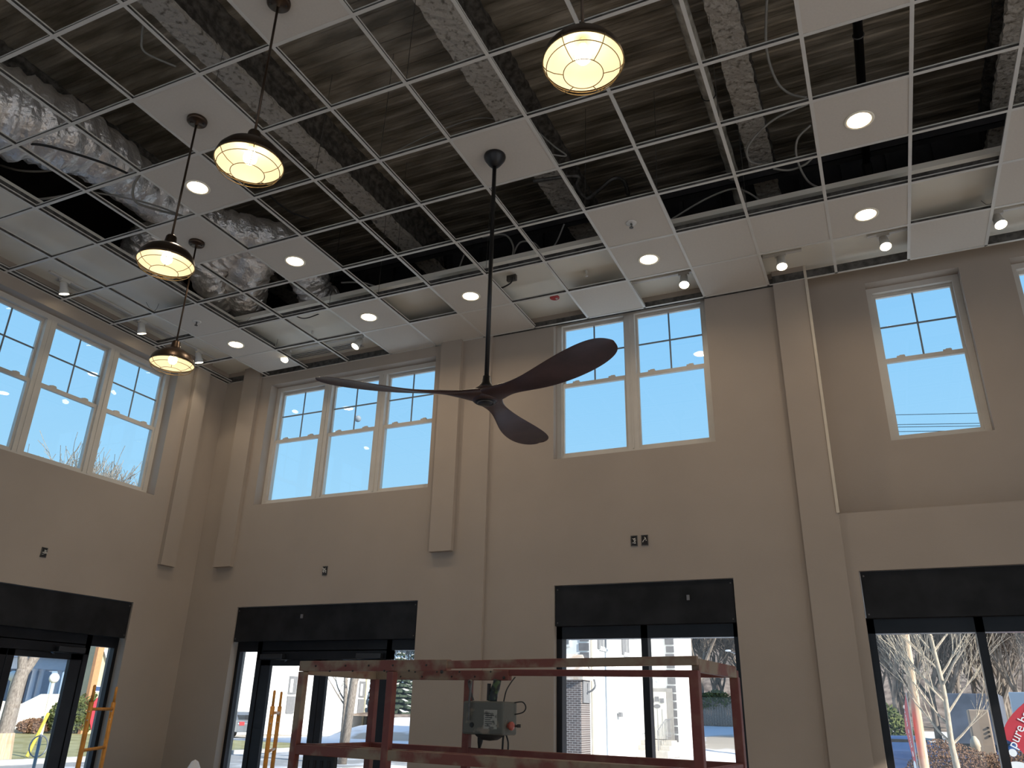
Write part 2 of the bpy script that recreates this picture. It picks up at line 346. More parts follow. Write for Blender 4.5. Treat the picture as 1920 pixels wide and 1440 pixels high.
def storefront(idx, rect, f, label, mull):
    u0, u1, z0, z1 = rect; wf = 0.10; root = thing('window_%d' % idx, label, 'window', f(Vector(((u0 + u1) / 2, wf, 0))), kind='structure')
    o = root.location.copy(); g = lambda p: f(p) - o
    panel_head(root, g, u0, u1, z1, z1 - 0.37, 0.05 if idx == 6 else 0.035)
    zt = z1 - 0.36; D = 0.11; m = MB(g)
    m.box((u0, wf, zt - 0.12), (u1, wf + D, zt)); m.box((u0, wf, 0), (u0 + 0.055, wf + D, zt)); m.box((u1 - 0.045, wf, 0), (u1, wf + D, zt)); m.box((u0, wf, 0), (u1, wf + D, 0.12))
    for x in mull: m.box((x - 0.03, wf, 0), (x + 0.03, wf + D, zt))
    m.build('window_frame', M_store, root)
    xs = [u0 + 0.055] + sum([[x - 0.03, x + 0.03] for x in mull], []) + [u1 - 0.045]
    for k in range(0, len(xs), 2): MB(g).box((xs[k], wf + 0.05, 0.12), (xs[k + 1], wf + 0.058, zt - 0.12)).build('glass', M_glassd, root)
    return root
entrance(1, D1, fl, 'black framed double glass door in the left wall')
entrance(2, D2, idn, 'black framed double glass door in the back wall behind the red lift')
storefront(6, D3, idn, 'black framed two-pane shop window right of the lift control box', [2.875])
storefront(7, D4, idn, 'black framed shop window right of the pilaster with the street tree behind it', [5.49, 6.27])
# low return of the reveals is part of the walls; labels taped to the header panels
for k, (p, s) in enumerate([((-0.86, 0.0, 2.60), 0.02), ((3.30, 0.036, 2.66), 0.022)]):
    tag(MB().box((p[0] - 0.012, p[1] - 0.004, p[2] - s), (p[0] + 0.012, p[1] + 0.012, p[2] + s)).build('paper_tag', mat('tag_grey', (0.16, 0.16, 0.17, 1), 0.5)),
        ['small grey tag stuck on the black panel over the back double door', 'small grey tag stuck on the black panel over the two-pane shop window'][k], 'tag')

# ------------------------------------------------------------------ suspended grid
grid = thing('ceiling_grid', 'white suspended tee grid, most of its squares still without tiles', 'ceiling grid', (0, 0, ZC))
def tee(mb, p, q, along):
    h = 0.0122; x0, y0 = p; x1, y1 = q
    if along == 'y':
        mb.box((x0 - h, y0, 0), (x0 + h, y1, 0.0025)); mb.box((x0 - 0.0015, y0, 0.0025), (x0 + 0.0015, y1, 0.036)); mb.box((x0 - 0.004, y0, 0.030), (x0 + 0.004, y1, 0.040))
    else:
        mb.box((x0, y0 - h, -0.0004), (x1, y0 + h, 0.0024)); mb.box((x0, y0 - 0.0015, 0.0025), (x1, y0 + 0.0015, 0.034)); mb.box((x0, y0 - 0.004, 0.029), (x1, y0 + 0.004, 0.038))
# two-tone tees: white flange, dull steel web
def teeobj(name, p, q, along):
    mb = MB(); tee(mb, p, q, along); o = mb.build(name, [M_tee, M_galv], grid)
    for i, pl in enumerate(o.data.polygons): pl.material_index = 1 if 6 <= i < 12 else 0
for c in range(-4, 19): teeobj('main_tee', (c * T, YB + 0.1), (c * T, -0.002), 'y')
for r in range(1, 23): teeobj('cross_tee', (XL + 0.002, -r * T), (XR - 0.01, -r * T), 'x')
mb = MB(); hh = ZC
mb.box((XL + 0.0, YB, 0), (XL + 0.022, -0.0, 0.0024)); mb.box((XL, -0.022, 0), (XR, 0.0, 0.0024))
mb.build('wall_angle', M_tee, grid)
mb = MB(); mb.box((XL + 0.001, YB, 0.0025), (XL + 0.004, -0.0, 0.085)); mb.box((XL, -0.004, 0.0025), (1.31, -0.001, 0.085)); mb.box((1.31, 0.031, 0.0025), (4.31, 0.034, 0.085)); mb.box((4.31, -0.016, 0.0025), (XR, -0.012, 0.085))
mb.build('perimeter_track', M_galv, grid)
# extra perforated carrying channel standing on the row above the lid edge
mb = MB(); mb.box((XL + 0.02, -2 * T - 0.003, 0.036), (XR - 0.02, -2 * T + 0.003, 0.072)); mb.box((-2 * T - 0.003, YB + 0.2, 0.036), (-2 * T + 0.003, -0.62, 0.072))
mb.build('carrying_channel', M_galv, grid)
# tiles: (column, row) -> label
tiles = {(3, 7): 'white ceiling tile at the top edge carrying the nearest pendant on the left',
         (6, 7): 'white ceiling tile carrying the pendant at the top centre-right',
         (1, 6): 'white ceiling tile carrying the second pendant of the row',
         (-1, 4): 'white ceiling tile carrying the farthest pendant of the row',
         (4, 4): 'white ceiling tile carrying the ceiling fan canopy',
         (0, 5): 'white ceiling tile with a downlight right of the second pendant rod',
         (0, 3): 'white ceiling tile with a downlight beside the silver duct loops',
         (0, 1): 'white ceiling tile with a downlight near the triple back window',
         (-3, 1): 'white ceiling tile with a downlight nearest the room corner',
         (2, 1): 'white ceiling tile with a downlight just left of the fan rod',
         (5, 1): 'white ceiling tile with a downlight in front of the two-unit window',
         (8, 1): 'white ceiling tile with a downlight above the pilaster, next to the wall tracks',
         (8, 3): 'white ceiling tile with a downlight at upper right, dark openings all around',
         (8, 5): 'white ceiling tile cut by the top edge at right',
         (5, 2): 'blank white ceiling tile with a sprinkler head right of the fan rod',
         (-3, 2): 'blank white ceiling tile with a sprinkler head left of the silver ducts',
         (0, 0): 'blank white ceiling tile against the wall above the right part of the triple window',
         (1, 0): 'blank white ceiling tile against the wall above the furring box',
         (2, 0): 'blank white ceiling tile against the wall right of the fan rod',
         (4, 0): 'blank white ceiling tile against the wall at the left pane of the two-unit window',
         (6, 0): 'blank white ceiling tile against the wall right of the two-unit window',
         (6, 1): 'blank white ceiling tile second from the wall, right of the downlight tile',
         (7, 1): 'blank white ceiling tile second from the wall above the pilaster',
         (9, 0): 'blank white ceiling tile against the recessed wall at upper right',
         (10, 1): 'blank white ceiling tile cut by the right edge, second from the wall',
         (10, 2): 'blank white ceiling tile cut by the right edge, third from the wall'}
for (c, r), lab in tiles.items():
    x0, y0 = c * T + 0.004, -(r + 1) * T + 0.004; x1, y1 = (c + 1) * T - 0.004, -r * T - 0.004
    mb = MB(lambda p, x=x0, y=y0: p - Vector((x, y, ZC + 0.0032))); mb.box((x0, y0, ZC + 0.0032), (x1, y1, ZC + 0.019))
    o = mb.build('ceiling_tile', M_tile); o.location = (x0, y0, ZC + 0.0032); tag(o, lab, 'ceiling tile', 'white square tiles laid in the suspended grid')
# one cut tile in the corner
mb = MB(); mb.box((0, 0, 0), (0.6, 0.47, 0.016)); o = mb.build('ceiling_tile', M_tile); o.location = (-3 * T + 0.004, -T + 0.004, ZC + 0.0032)
tag(o, 'cut white ceiling tile in the corner that stops short of the wall', 'ceiling tile', 'white square tiles laid in the suspended grid')
# hanger wires
wires = [(-3, 3, .0, .03), (-3, 3, -.1, -.05), (-2, 1, .02, 0), (-2, 2, .1, .05), (3, 5, .02, .01), (2, 5, .03, 0), (2, 3, 0, .02), (4, 6, .02, 0), (1, 6, .02, .01), (3, 7, 0, .02), (10, 1, -.05, .08), (10, 1, .04, -.1), (3, 2, 0, .05), (5, 3, .02, 0), (7, 2, 0, .02), (0, 2, .03, 0), (1, 2, 0, 0), (6, 3, .02, .02), (7, 4, 0, .01), (9, 5, 0, .02)]
for i, (c, r, dx, dy) in enumerate(wires):
    near = c <= -2 or r <= 1; zt = LID if near else 6.62
    mb = MB(); mb.tube([(0, 0, 0.04), (dx * 0.6, dy * 0.6, (zt - ZC) * 0.55), (dx, dy, zt - ZC)], 0.0022, 5); mb.ring((0, 0, 0.045), 0.006, 0.002, 8, 4, (0, 1, 0))
    o = mb.build('hanger_wire', M_galv); o.location = (c * T, -r * T, ZC)
    tag(o, 'thin steel hanger wire rising from the suspended grid', 'wire', 'hanger wires of the suspended grid')

# ------------------------------------------------------------------ fireproofed beams
def beam(x, w, z0, y0, y1, label, seed):
    rnd = random.Random(seed); n = int((y1 - y0) / 0.05); m = MB(lambda p: p - Vector((x, y0, z0)))
    prof = [(-w / 2, z0), (w / 2, z0), (w / 2, z0 + 0.05), (w * 0.42, z0 + 0.075), (0.05, z0 + 0.09), (0.04, ZD - 0.10), (w * 0.45, ZD - 0.07), (w * 0.45, ZD), (-w * 0.45, ZD), (-w * 0.45, ZD - 0.07), (-0.04, ZD - 0.10), (-0.05, z0 + 0.09), (-w * 0.42, z0 + 0.075), (-w / 2, z0 + 0.05)]
    sub = []
    for i in range(len(prof)):
        a, b = prof[i], prof[(i + 1) % len(prof)]; k = max(1, int(math.hypot(a[0] - b[0], a[1] - b[1]) / 0.07))
        sub += [(a[0] + (b[0] - a[0]) * j / k, a[1] + (b[1] - a[1]) * j / k) for j in range(k)]
    R = []
    for i in range(n + 1):
        y = y0 + (y1 - y0) * i / n
        R.append([m.bm.verts.new(m.f(Vector((x + px + rnd.uniform(-.009, .009), y, pz + rnd.uniform(-.007, .007))))) for px, pz in sub])
    k = len(sub)
    for i in range(n):
        for j in range(k): m.bm.faces.new((R[i][j], R[i][(j + 1) % k], R[i + 1][(j + 1) % k], R[i + 1][j]))
    m.bm.faces.new(R[0]); m.bm.faces.new(R[-1])
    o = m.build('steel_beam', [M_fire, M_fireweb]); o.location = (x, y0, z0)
    for pl in o.data.polygons: pl.material_index = 1 if pl.center.z > 0.062 else 0     # bare flange soffit, darker web
    return tag(o, label, 'beam', 'fireproofed beams under the deck')
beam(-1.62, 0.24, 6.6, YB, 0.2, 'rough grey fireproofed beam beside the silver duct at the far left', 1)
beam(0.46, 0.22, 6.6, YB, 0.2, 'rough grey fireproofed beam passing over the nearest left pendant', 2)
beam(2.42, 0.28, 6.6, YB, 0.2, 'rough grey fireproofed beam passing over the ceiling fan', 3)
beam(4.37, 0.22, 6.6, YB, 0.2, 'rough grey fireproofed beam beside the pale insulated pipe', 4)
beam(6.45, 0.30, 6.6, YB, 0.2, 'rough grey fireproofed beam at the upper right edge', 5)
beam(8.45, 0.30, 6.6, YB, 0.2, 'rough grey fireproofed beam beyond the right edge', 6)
# long steel struts / strap beside two of the beams
for y0, x0, x1, lab in ((-0.42, -1.36, 9.0, 'dark steel angle running along the deck edge near the back wall'),):
    mb = MB(lambda p: p - Vector((x0, y0, 6.5))); mb.box((x0, y0, 6.5), (x1, y0 + 0.006, 6.58)); mb.box((x0, y0, 6.5), (x1, y0 + 0.08, 6.506))
    o = mb.build('steel_angle', M_void); o.location = (x0, y0, 6.5); tag(o, lab, 'steel angle')
# insulated pipe with elbow
M_insul = mat('pipe_wrap', (0.20, 0.185, 0.15, 1), 0.9, scale=8, col2=(0.40, 0.37, 0.31, 1), stops=(0.35, 0.6), bump=0.4)
P = smoothpts([(4.10, YB + 0.2, 6.60), (4.10, -3.0, 6.60), (4.10, -0.8, 6.60), (4.10, -0.15, 6.55), (4.10, 0.02, 6.35), (4.10, 0.05, 6.0), (4.10, 0.05, LID + 0.06)], 8)
pp = MB().tube(P, [0.055 + 0.004 * math.sin(i * 2.1) for i in range(len(P))], 14).build('insulated_pipe', M_insul, smooth=True)
tag(pp, 'pale lagged pipe running beside a beam and turning down near the wall', 'pipe')
for y in (-4.2, -2.9, -1.6): MB().ring((4.10, y, 6.60), 0.06, 0.005, 20, 5, (0, 1, 0)).build('pipe_band', M_dark, pp)
# sprinkler main
mb = MB(); x = 5.28
mb.tube([(x, -8, 6.5), (x, -0.25, 6.5)], 0.035, 12)
sp_ = tag(mb.build('sprinkler_pipe', M_black, smooth=True), 'black sprinkler pipe under the deck above the upper right downlight', 'pipe')
for y in (-3.4, -1.9, -0.6):
    mb = MB(); mb.ring((x, y, 6.5), 0.038, 0.006, 16, 5, (0, 1, 0)); mb.tube([(x, y, 6.54), (x, y, ZD)], 0.005, 6); mb.build('pipe_hanger', M_galv, sp_)
mb = MB(); mb.tube([(x, -0.25, 6.5), (x, -0.25, LID + 0.16)], 0.045, 12); mb.box((x - 0.09, -0.34, LID + 0.06), (x + 0.09, -0.16, LID + 0.16)); mb.build('pipe_drop', M_black, sp_)

# ------------------------------------------------------------------ foil ducts
def duct(pts, r, label, seed, n=26, strap=True):
    rnd = random.Random(seed); P = smoothpts(pts, 14); m = MB(); rs = r if isinstance(r, list) else [r] * len(pts)
    K = len(P); R = []; prev = None; base = P[0].copy(); ph = [rnd.uniform(0, 6.28) for _ in range(6)]
    for i, p in enumerate(P):
        d = (P[min(i + 1, K - 1)] - P[max(i - 1, 0)]).normalized()
        if prev is None: a = d.cross(Vector((0, 0, 1)) if abs(d.z) < .9 else Vector((1, 0, 0))).normalized()
        else: a = (prev - d * prev.dot(d)).normalized()
        prev = a; b = d.cross(a); t = i / (K - 1) * (len(rs) - 1); k = min(int(t), len(rs) - 2); rr = rs[k] + (rs[k + 1] - rs[k]) * (t - k)
        ring_ = []
        for j in range(n):
            th = 2 * math.pi * j / n
            q = rr * (1 + 0.045 * math.sin(i * 1.3 + 2.2 * math.sin(th * 2 + ph[0])) + 0.03 * math.sin(th * 5 + i * .7 + ph[1]) + 0.03 * math.sin(i * 0.45 + ph[2]) + rnd.uniform(-.018, .018))
            ring_.append(m.bm.verts.new(p + (a * math.cos(th) + b * math.sin(th)) * q - base))
        R.append(ring_)
    for i in range(K - 1):
        for j in range(n): m.bm.faces.new((R[i][j], R[i][(j + 1) % n], R[i + 1][(j + 1) % n], R[i + 1][j]))
    m.bm.faces.new(R[0]); m.bm.faces.new(R[-1])
    o = m.build('foil_duct', M_foil); o.location = base
    for p_ in o.data.polygons: p_.use_smooth = (rnd.random() < 0.55)
    return tag(o, label, 'duct', 'silver flexible ducts above the grid')
d0 = duct([(-1.283, -4.780, 6.150), (-1.150, -4.192, 6.150), (-0.989, -3.833, 6.160), (-0.942, -3.460, 6.200), (-1.026, -2.940, 6.240), (-1.049, -2.421, 6.280), (-0.941, -1.984, 6.300), (-0.608, -1.627, 6.300), (-0.425, -1.323, 6.300)], [0.34, 0.36, 0.33, 0.26, 0.24, 0.23, 0.22, 0.22, 0.2], 'long silver foil duct sweeping in from the upper left over several openings', 11)
duct([(-1.522, -1.775, 6.300), (-1.540, -2.180, 6.200), (-1.676, -2.260, 6.120), (-1.815, -2.152, 6.020), (-1.857, -1.901, 5.970), (-1.904, -1.550, 5.950)], [0.2, 0.2, 0.19, 0.18, 0.17, 0.16], 'short silver foil duct partly behind the third pendant shade', 12)
duct([(-0.687, -1.797, 6.350), (-0.967, -1.719, 6.300), (-1.220, -1.742, 6.180), (-1.372, -1.635, 6.060), (-1.490, -1.377, 6.000), (-1.561, -1.127, 5.970)], [0.2, 0.22, 0.22, 0.2, 0.17, 0.13], 'bulging silver foil duct left of the big hanging loop', 13)
duct([(-0.763, -1.290, 6.400), (-0.834, -1.433, 6.300), (-0.968, -1.446, 6.120), (-1.168, -1.254, 6.030), (-1.294, -1.097, 6.000), (-1.507, -0.904, 6.000)], [0.2, 0.23, 0.23, 0.22, 0.21, 0.17], 'large silver foil duct hanging down as a fat loop above the corner opening', 14)
duct([(-0.702, -0.985, 6.350), (-0.500, -1.013, 6.150), (-0.486, -0.929, 6.020), (-0.488, -0.801, 5.970), (-0.428, -0.646, 6.050)], [0.2, 0.21, 0.2, 0.18, 0.16], 'silver foil duct elbow hung with wires right of the large loop', 15)

# ------------------------------------------------------------------ loose cables
def cable(pts, r, label, m=M_cable, cat='cable', name='cable'):
    P = smoothpts(pts, 8); b = P[0].copy(); o = MB(lambda p: p - b).tube(P, r, 6).build(name, m, smooth=True); o.location = b
    return tag(o, label, cat)
cable([(4.691, -2.407, 6.600), (4.627, -2.044, 6.500), (4.655, -1.781, 6.400), (4.737, -1.704, 6.300), (4.855, -1.721, 6.200)], 0.010, 'grey cable hanging in a long curve left of the upper right downlight')
cable([(4.860, -1.522, 6.300), (4.585, -1.560, 6.200), (4.370, -1.463, 6.100), (4.345, -1.387, 6.000), (4.427, -1.362, 5.950)], 0.009, 'grey cable loop crossing the beam beside the lagged pipe')
cable([(4.855, -1.377, 6.200), (4.739, -1.365, 6.100), (4.714, -1.232, 6.000), (4.769, -1.043, 5.900), (4.882, -0.949, 5.850), (4.986, -0.966, 5.760)], 0.009, 'grey cable dropping from the deck to the lid above the pilaster')
cable([(4.516, -1.194, 6.000), (4.638, -1.147, 5.980), (4.769, -1.149, 6.000), (4.863, -1.123, 6.100)], 0.009, 'short sagging grey cable under the beam next to the pilaster bay')
cable([(2.309, -1.211, 6.500), (2.721, -1.127, 6.500), (2.696, -1.029, 6.450), (2.741, -0.879, 6.400), (2.909, -0.967, 6.400), (3.059, -1.012, 6.450), (3.123, -0.869, 6.500), (3.099, -0.646, 6.500)], 0.018, 'flexible metal conduit snaking under the deck above the sprinkler tile', M_galv, 'conduit', 'conduit')
cable([(3.568, -0.931, 5.900), (3.864, -0.834, 6.100), (4.101, -0.762, 6.200), (4.243, -0.806, 6.100), (4.369, -0.806, 5.950), (4.440, -0.964, 5.760)], 0.009, 'grey cable arching behind the lagged pipe elbow')
cable([(2.431, -0.688, 6.300), (2.310, -0.647, 6.100), (2.225, -0.724, 6.000), (2.160, -0.847, 6.050), (2.004, -0.827, 6.100), (1.937, -0.842, 5.950), (1.976, -0.944, 5.760)], 0.009, 'grey cable looping down to the grey bracket right of the fan rod')
cable([(1.481, -0.651, 6.400), (1.782, -0.747, 6.300), (1.918, -0.809, 6.100), (1.941, -0.874, 5.900), (1.945, -0.902, 5.760)], 0.010, 'grey cable arching right from behind the fan rod')
cable([(1.368, -0.838, 6.100), (1.340, -0.864, 5.950), (1.349, -0.931, 5.760)], 0.008, 'short grey cable dropping left of the fan rod')
cable([(-0.064, -0.988, 6.000), (0.209, -0.970, 5.950), (0.466, -0.931, 5.850), (0.936, -0.935, 5.760)], 0.009, 'grey cable lying along the lid edge left of the fan rod')
cable([(0.918, -1.691, 6.900), (1.445, -1.838, 6.850), (1.959, -1.926, 6.800), (2.152, -1.867, 6.800), (2.311, -1.737, 6.800)], 0.006, 'thin pale cable bowed under the deck above the fan tile')
cable([(2.633, -1.827, 6.500), (2.780, -1.833, 6.300), (2.875, -1.796, 6.200), (2.765, -1.858, 6.200)], 0.007, 'bent pale wire end poking out right of the fan tile')
cable([(-1.775, -3.749, 6.100), (-1.519, -3.700, 6.000), (-1.298, -3.607, 6.000), (-1.091, -3.477, 6.100), (-0.852, -3.411, 6.150)], 0.010, 'grey cable sagging across the dark opening at the far left')
cable([(-1.840, -3.648, 5.900), (-1.672, -3.549, 5.850), (-1.499, -3.468, 5.850), (-1.363, -3.331, 5.950), (-1.308, -3.277, 6.000)], 0.012, 'thicker grey cable sagging over the left lid edge')
cable([(-0.972, -4.049, 5.850), (-0.835, -3.964, 5.860), (-0.713, -3.771, 5.880), (-0.609, -3.550, 5.900), (-0.538, -3.365, 5.900)], 0.010, 'dark cable lying in front of the long silver duct', M_dark)
cable([(-0.464, -3.334, 5.900), (-0.587, -3.280, 5.850), (-0.672, -3.181, 5.800), (-0.654, -3.061, 5.800), (-0.537, -2.783, 5.850)], 0.011, 'grey cable hooked round the grid corner left of the downlight tile')
cable([(-1.216, -3.239, 6.000), (-0.941, -3.111, 5.950), (-0.700, -2.954, 5.900), (-0.510, -2.744, 5.850)], 0.008, 'thin pale cable running under the silver duct toward the second rod')
cable([(0.058, -3.986, 6.800), (0.005, -3.934, 6.700), (-0.000, -3.873, 6.600), (0.113, -3.655, 6.600)], 0.009, 'grey cable bent down under the deck near the upper left')
cable([(-0.651, -1.058, 5.700), (-0.478, -1.032, 5.620), (-0.348, -0.936, 5.700)], 0.006, 'short dark cable drooping under the lid beside the duct elbow', M_dark)
cable([(-0.458, -1.887, 6.700), (-0.458, -1.713, 6.680), (-0.394, -1.521, 6.650), (-0.244, -1.429, 6.600)], 0.008, 'dark cable along the deck right of the downlight with duct loops', M_dark)
# bracket and whip at the fan side
b0 = (1.954, -0.894, 5.720)
br = MB(lambda p: p - Vector(b0)); bx_ = Vector(b0)
br.box(bx_ + Vector((-.05, -.02, -.09)), bx_ + Vector((.05, .02, .02))); br.box(bx_ + Vector((-.02, -.03, .0)), bx_ + Vector((.03, .03, .16)))
o = br.build('conduit_bracket', M_galv, bevel=0.004); o.location = b0; tag(o, 'grey conduit bracket fixed over the tee right of the fan rod', 'bracket')
cable([(2.002, -0.969, 5.620), (1.955, -0.914, 5.600), (1.856, -0.863, 5.600), (1.793, -0.854, 5.600)], 0.008, 'short black whip hanging from the grey bracket', M_dark)
# dangling sprinkler stub in a missing-tile square, alarm disc on the lid
for p, lab in (((2.670, -0.710, 5.660), 'pale sprinkler stub under the lid beside the two-unit window'), ((-0.680, -0.629, 5.660), 'pale sprinkler stub under the lid above the triple back window')):
    mb = MB(); mb.lathe([(0.004, 0.03), (0.014, 0.028), (0.014, 0.0), (0.006, -0.004), (0.006, -0.03), (0.016, -0.034), (0.016, -0.037), (0.001, -0.038)], n=12)
    o = mb.build('sprinkler_stub', M_white); o.location = p; tag(o, lab, 'sprinkler')
mb = MB(); mb.lathe([(0.001, 0), (0.05, 0), (0.05, -0.012), (0.035, -0.02), (0.001, -0.022)], n=20)
o = mb.build('smoke_alarm', mat('alarm_red', (0.45, 0.05, 0.05, 1), 0.5)); o.location = (2.185, -0.329, 5.690); tag(o, 'small red capped disc on the lid near the two-unit window', 'alarm')
mb = MB(); mb.box((0.012, -0.012, -0.026), (0.03, 0.012, -0.02)); mb.build('alarm_tab', M_white, o)
for (x, y), lab in (((5.5 * T, -2.5 * T), 'white sprinkler head with escutcheon in the tile right of the fan rod'), ((-2.5 * T, -2.5 * T), 'white sprinkler head with escutcheon in the tile near the left ducts')):
    r_ = thing('fire_sprinkler', lab, 'sprinkler', (x, y, ZC + 0.003))
    MB().lathe([(0.001, 0), (0.045, 0), (0.048, -0.003), (0.03, -0.008), (0.014, -0.008), (0.001, -0.008)], n=24).build('escutcheon', M_white, r_, smooth=True)
    m = MB(); m.lathe([(0.009, -0.008), (0.009, -0.02), (0.003, -0.022), (0.003, -0.045), (0.018, -0.047), (0.018, -0.05), (0.001, -0.05)], n=12); m.bar((-0.012, 0, -0.02), (-0.002, 0, -0.046), 0.003, 0.003); m.bar((0.012, 0, -0.02), (0.002, 0, -0.046), 0.003, 0.003)
    m.build('deflector', M_galv, r_)

# ------------------------------------------------------------------ recessed downlights
DL = {(0, 5): 'downlight between the second and nearest pendants', (0, 3): 'downlight beside the silver duct loops', (0, 1): 'downlight in the second row from the wall near the triple window',
      (-3, 1): 'downlight nearest the room corner', (2, 1): 'downlight just left of the fan rod', (5, 1): 'downlight in front of the two-unit window',
      (8, 1): 'downlight above the pilaster, beside the track heads', (8, 3): 'large-looking downlight at upper right among dark openings', (8, 5): 'downlight cut off by the top edge at right'}
def downlight(lab, x, y):
    r_ = thing('recessed_downlight', 'round warm glowing ' + lab, 'downlight', (x, y, ZC + 0.003), 'recessed downlights')
    MB().lathe([(0.078, 0.0), (0.096, 0.0), (0.099, -0.003), (0.094, -0.007), (0.080, -0.006), (0.074, 0.010), (0.070, 0.013)], n=40).build('trim_ring', M_liner, r_, smooth=True)
    MB().lathe([(0.001, -0.0035), (0.077, -0.0035)], n=36).build('lens', M_lens, r_)
    l = bpy.data.lights.new('downlight_lamp', 'AREA'); l.shape = 'DISK'; l.size = 0.13; l.energy = 7.0; l.color = (1.0, 0.80, 0.58); l.spread = math.radians(150)
    lo = bpy.data.objects.new('downlight_lamp', l); C.objects.link(lo); lo.parent = r_; lo.location = (0, 0, -0.010)
    return r_
for (c, r), lab in DL.items():
    cx, cy = (c + 0.47) * T, -(r + 0.48) * T
    downlight(lab, cx, cy)
# ------------------------------------------------------------------ track lights
def track(label, p0, p1, heads, group='white track lights along the walls'):
    p0, p1 = Vector(p0), Vector(p1); d = (p1 - p0).normalized(); r_ = thing('track_light', label, 'track light', p0, group)
    MB().bar((0, 0, -0.012), p1 - p0 + Vector((0, 0, -0.012)), 0.034, 0.02).build('track_rail', M_white, r_, bevel=0.003)
    for s, aim in heads:
        b = d * s; a = Vector(aim).normalized()
        h = MB(); h.bar(b + Vector((0, 0, -0.022)), b + Vector((0, 0, -0.04)), 0.08 * abs(d.x) + 0.03, 0.018) if False else h.obox(b + Vector((0, 0, -0.032)), d * 0.05, Vector((-d.y, d.x, 0)) * 0.016, Vector((0, 0, 0.011)))
        h.tube([b + Vector((0, 0, -0.04)), b + Vector((0, 0, -0.075))], 0.009, 8)
        adap = h.build('adapter', M_white, r_)
        c0 = b + Vector((0, 0, -0.085)) - a * 0.045; c1 = b + Vector((0, 0, -0.085)) + a * 0.085
        hd = MB().tube([c0, c0 + a * 0.012, c1 - a * 0.05, c1 - a * 0.04, c1], [0.026, 0.036, 0.038, 0.045, 0.047], 20, cap=False)
        hd.tube([c0 + a * 0.001, c0 + a * 0.002], 0.026, 20); head = hd.build('lamp_head', M_white, r_, smooth=True)
        MB().tube([c1 - a * 0.006, c1 - a * 0.003], 0.044, 20).build('lamp_lens', M_spot, head)
        l = bpy.data.lights.new('track_lamp', 'SPOT'); l.energy = 9; l.spot_size = math.radians(70); l.spot_blend = 0.5; l.shadow_soft_size = 0.03; l.color = (1.0, 0.86, 0.66)
        lo = bpy.data.objects.new('track_lamp', l); C.objects.link(lo); lo.parent = r_; lo.location = c1 + a * 0.004; lo.rotation_euler = a.to_track_quat('-Z', 'Y').to_euler()
    return r_
zt = LID; yt = -0.33
aim = (0.15, -0.75, -0.65)
track('white track with one lit head in the opening left of the pilaster', (4.27, yt, zt), (4.62, yt, zt), [(0.16, (0.05, -0.30, -0.95))])
track('short white track with one lit head in the opening right of the pilaster', (5.17, yt, zt), (5.50, yt, zt), [(0.13, (0.05, -0.35, -0.94))])
track('white track with one lit head beside the two-unit window head', (2.98, yt, zt), (3.63, yt, zt), [(0.55, (0.05, -0.35, -0.94))])
track('white track with one lit head at the right edge of the ceiling', (6.05, yt, zt), (6.75, yt, zt), [(0.12, (0.1, -0.35, -0.94))])
track('white track with two lit heads above the triple back window', (-1.50, yt, zt), (0.0, yt, zt), [(0.22, (0.1, -0.55, -0.82)), (1.26, (-0.25, -0.45, -0.85))])
track('white track with three lit heads along the left wall', (-2.30, -2.75, zt), (-2.30, -0.45, zt), [(0.18, (0.0, 0.32, -0.95)), (1.16, (0.0, 0.32, -0.95)), (2.02, (0.05, 0.30, -0.95))])
# slot diffusers on the lid
def slot(label, p0, p1, wd):
    p0, p1 = Vector(p0), Vector(p1); d = (p1 - p0).normalized(); s = Vector((-d.y, d.x, 0)); r_ = thing('slot_diffuser', label, 'air diffuser', p0)
    m = MB(); L = (p1 - p0).length
    for k in range(4): m.obox(d * L / 2 + s * (k - 1.5) * wd / 3.3 + Vector((0, 0, -0.006)), d * L / 2, s * wd * 0.055, Vector((0, 0, 0.006)))
    for q in (0, L): m.obox(d * q + Vector((0, 0, -0.006)), d * 0.012, s * wd / 2, Vector((0, 0, 0.006)))
    m.build('diffuser_frame', M_white, r_)
    MB().obox(d * L / 2 + Vector((0, 0, -0.001)), d * L / 2, s * wd / 2, Vector((0, 0, 0.001))).build('slot', M_dark, r_)
slot('white linear slot diffuser in the lid above the triple back window', (-1.50, -0.14, LID - 0.0005), (-0.36, -0.14, LID - 0.0005), 0.13)
slot('white linear slot diffuser in the lid along the left wall', (-2.36, -2.6, LID - 0.0005), (-2.36, -1.0, LID - 0.0005), 0.09)

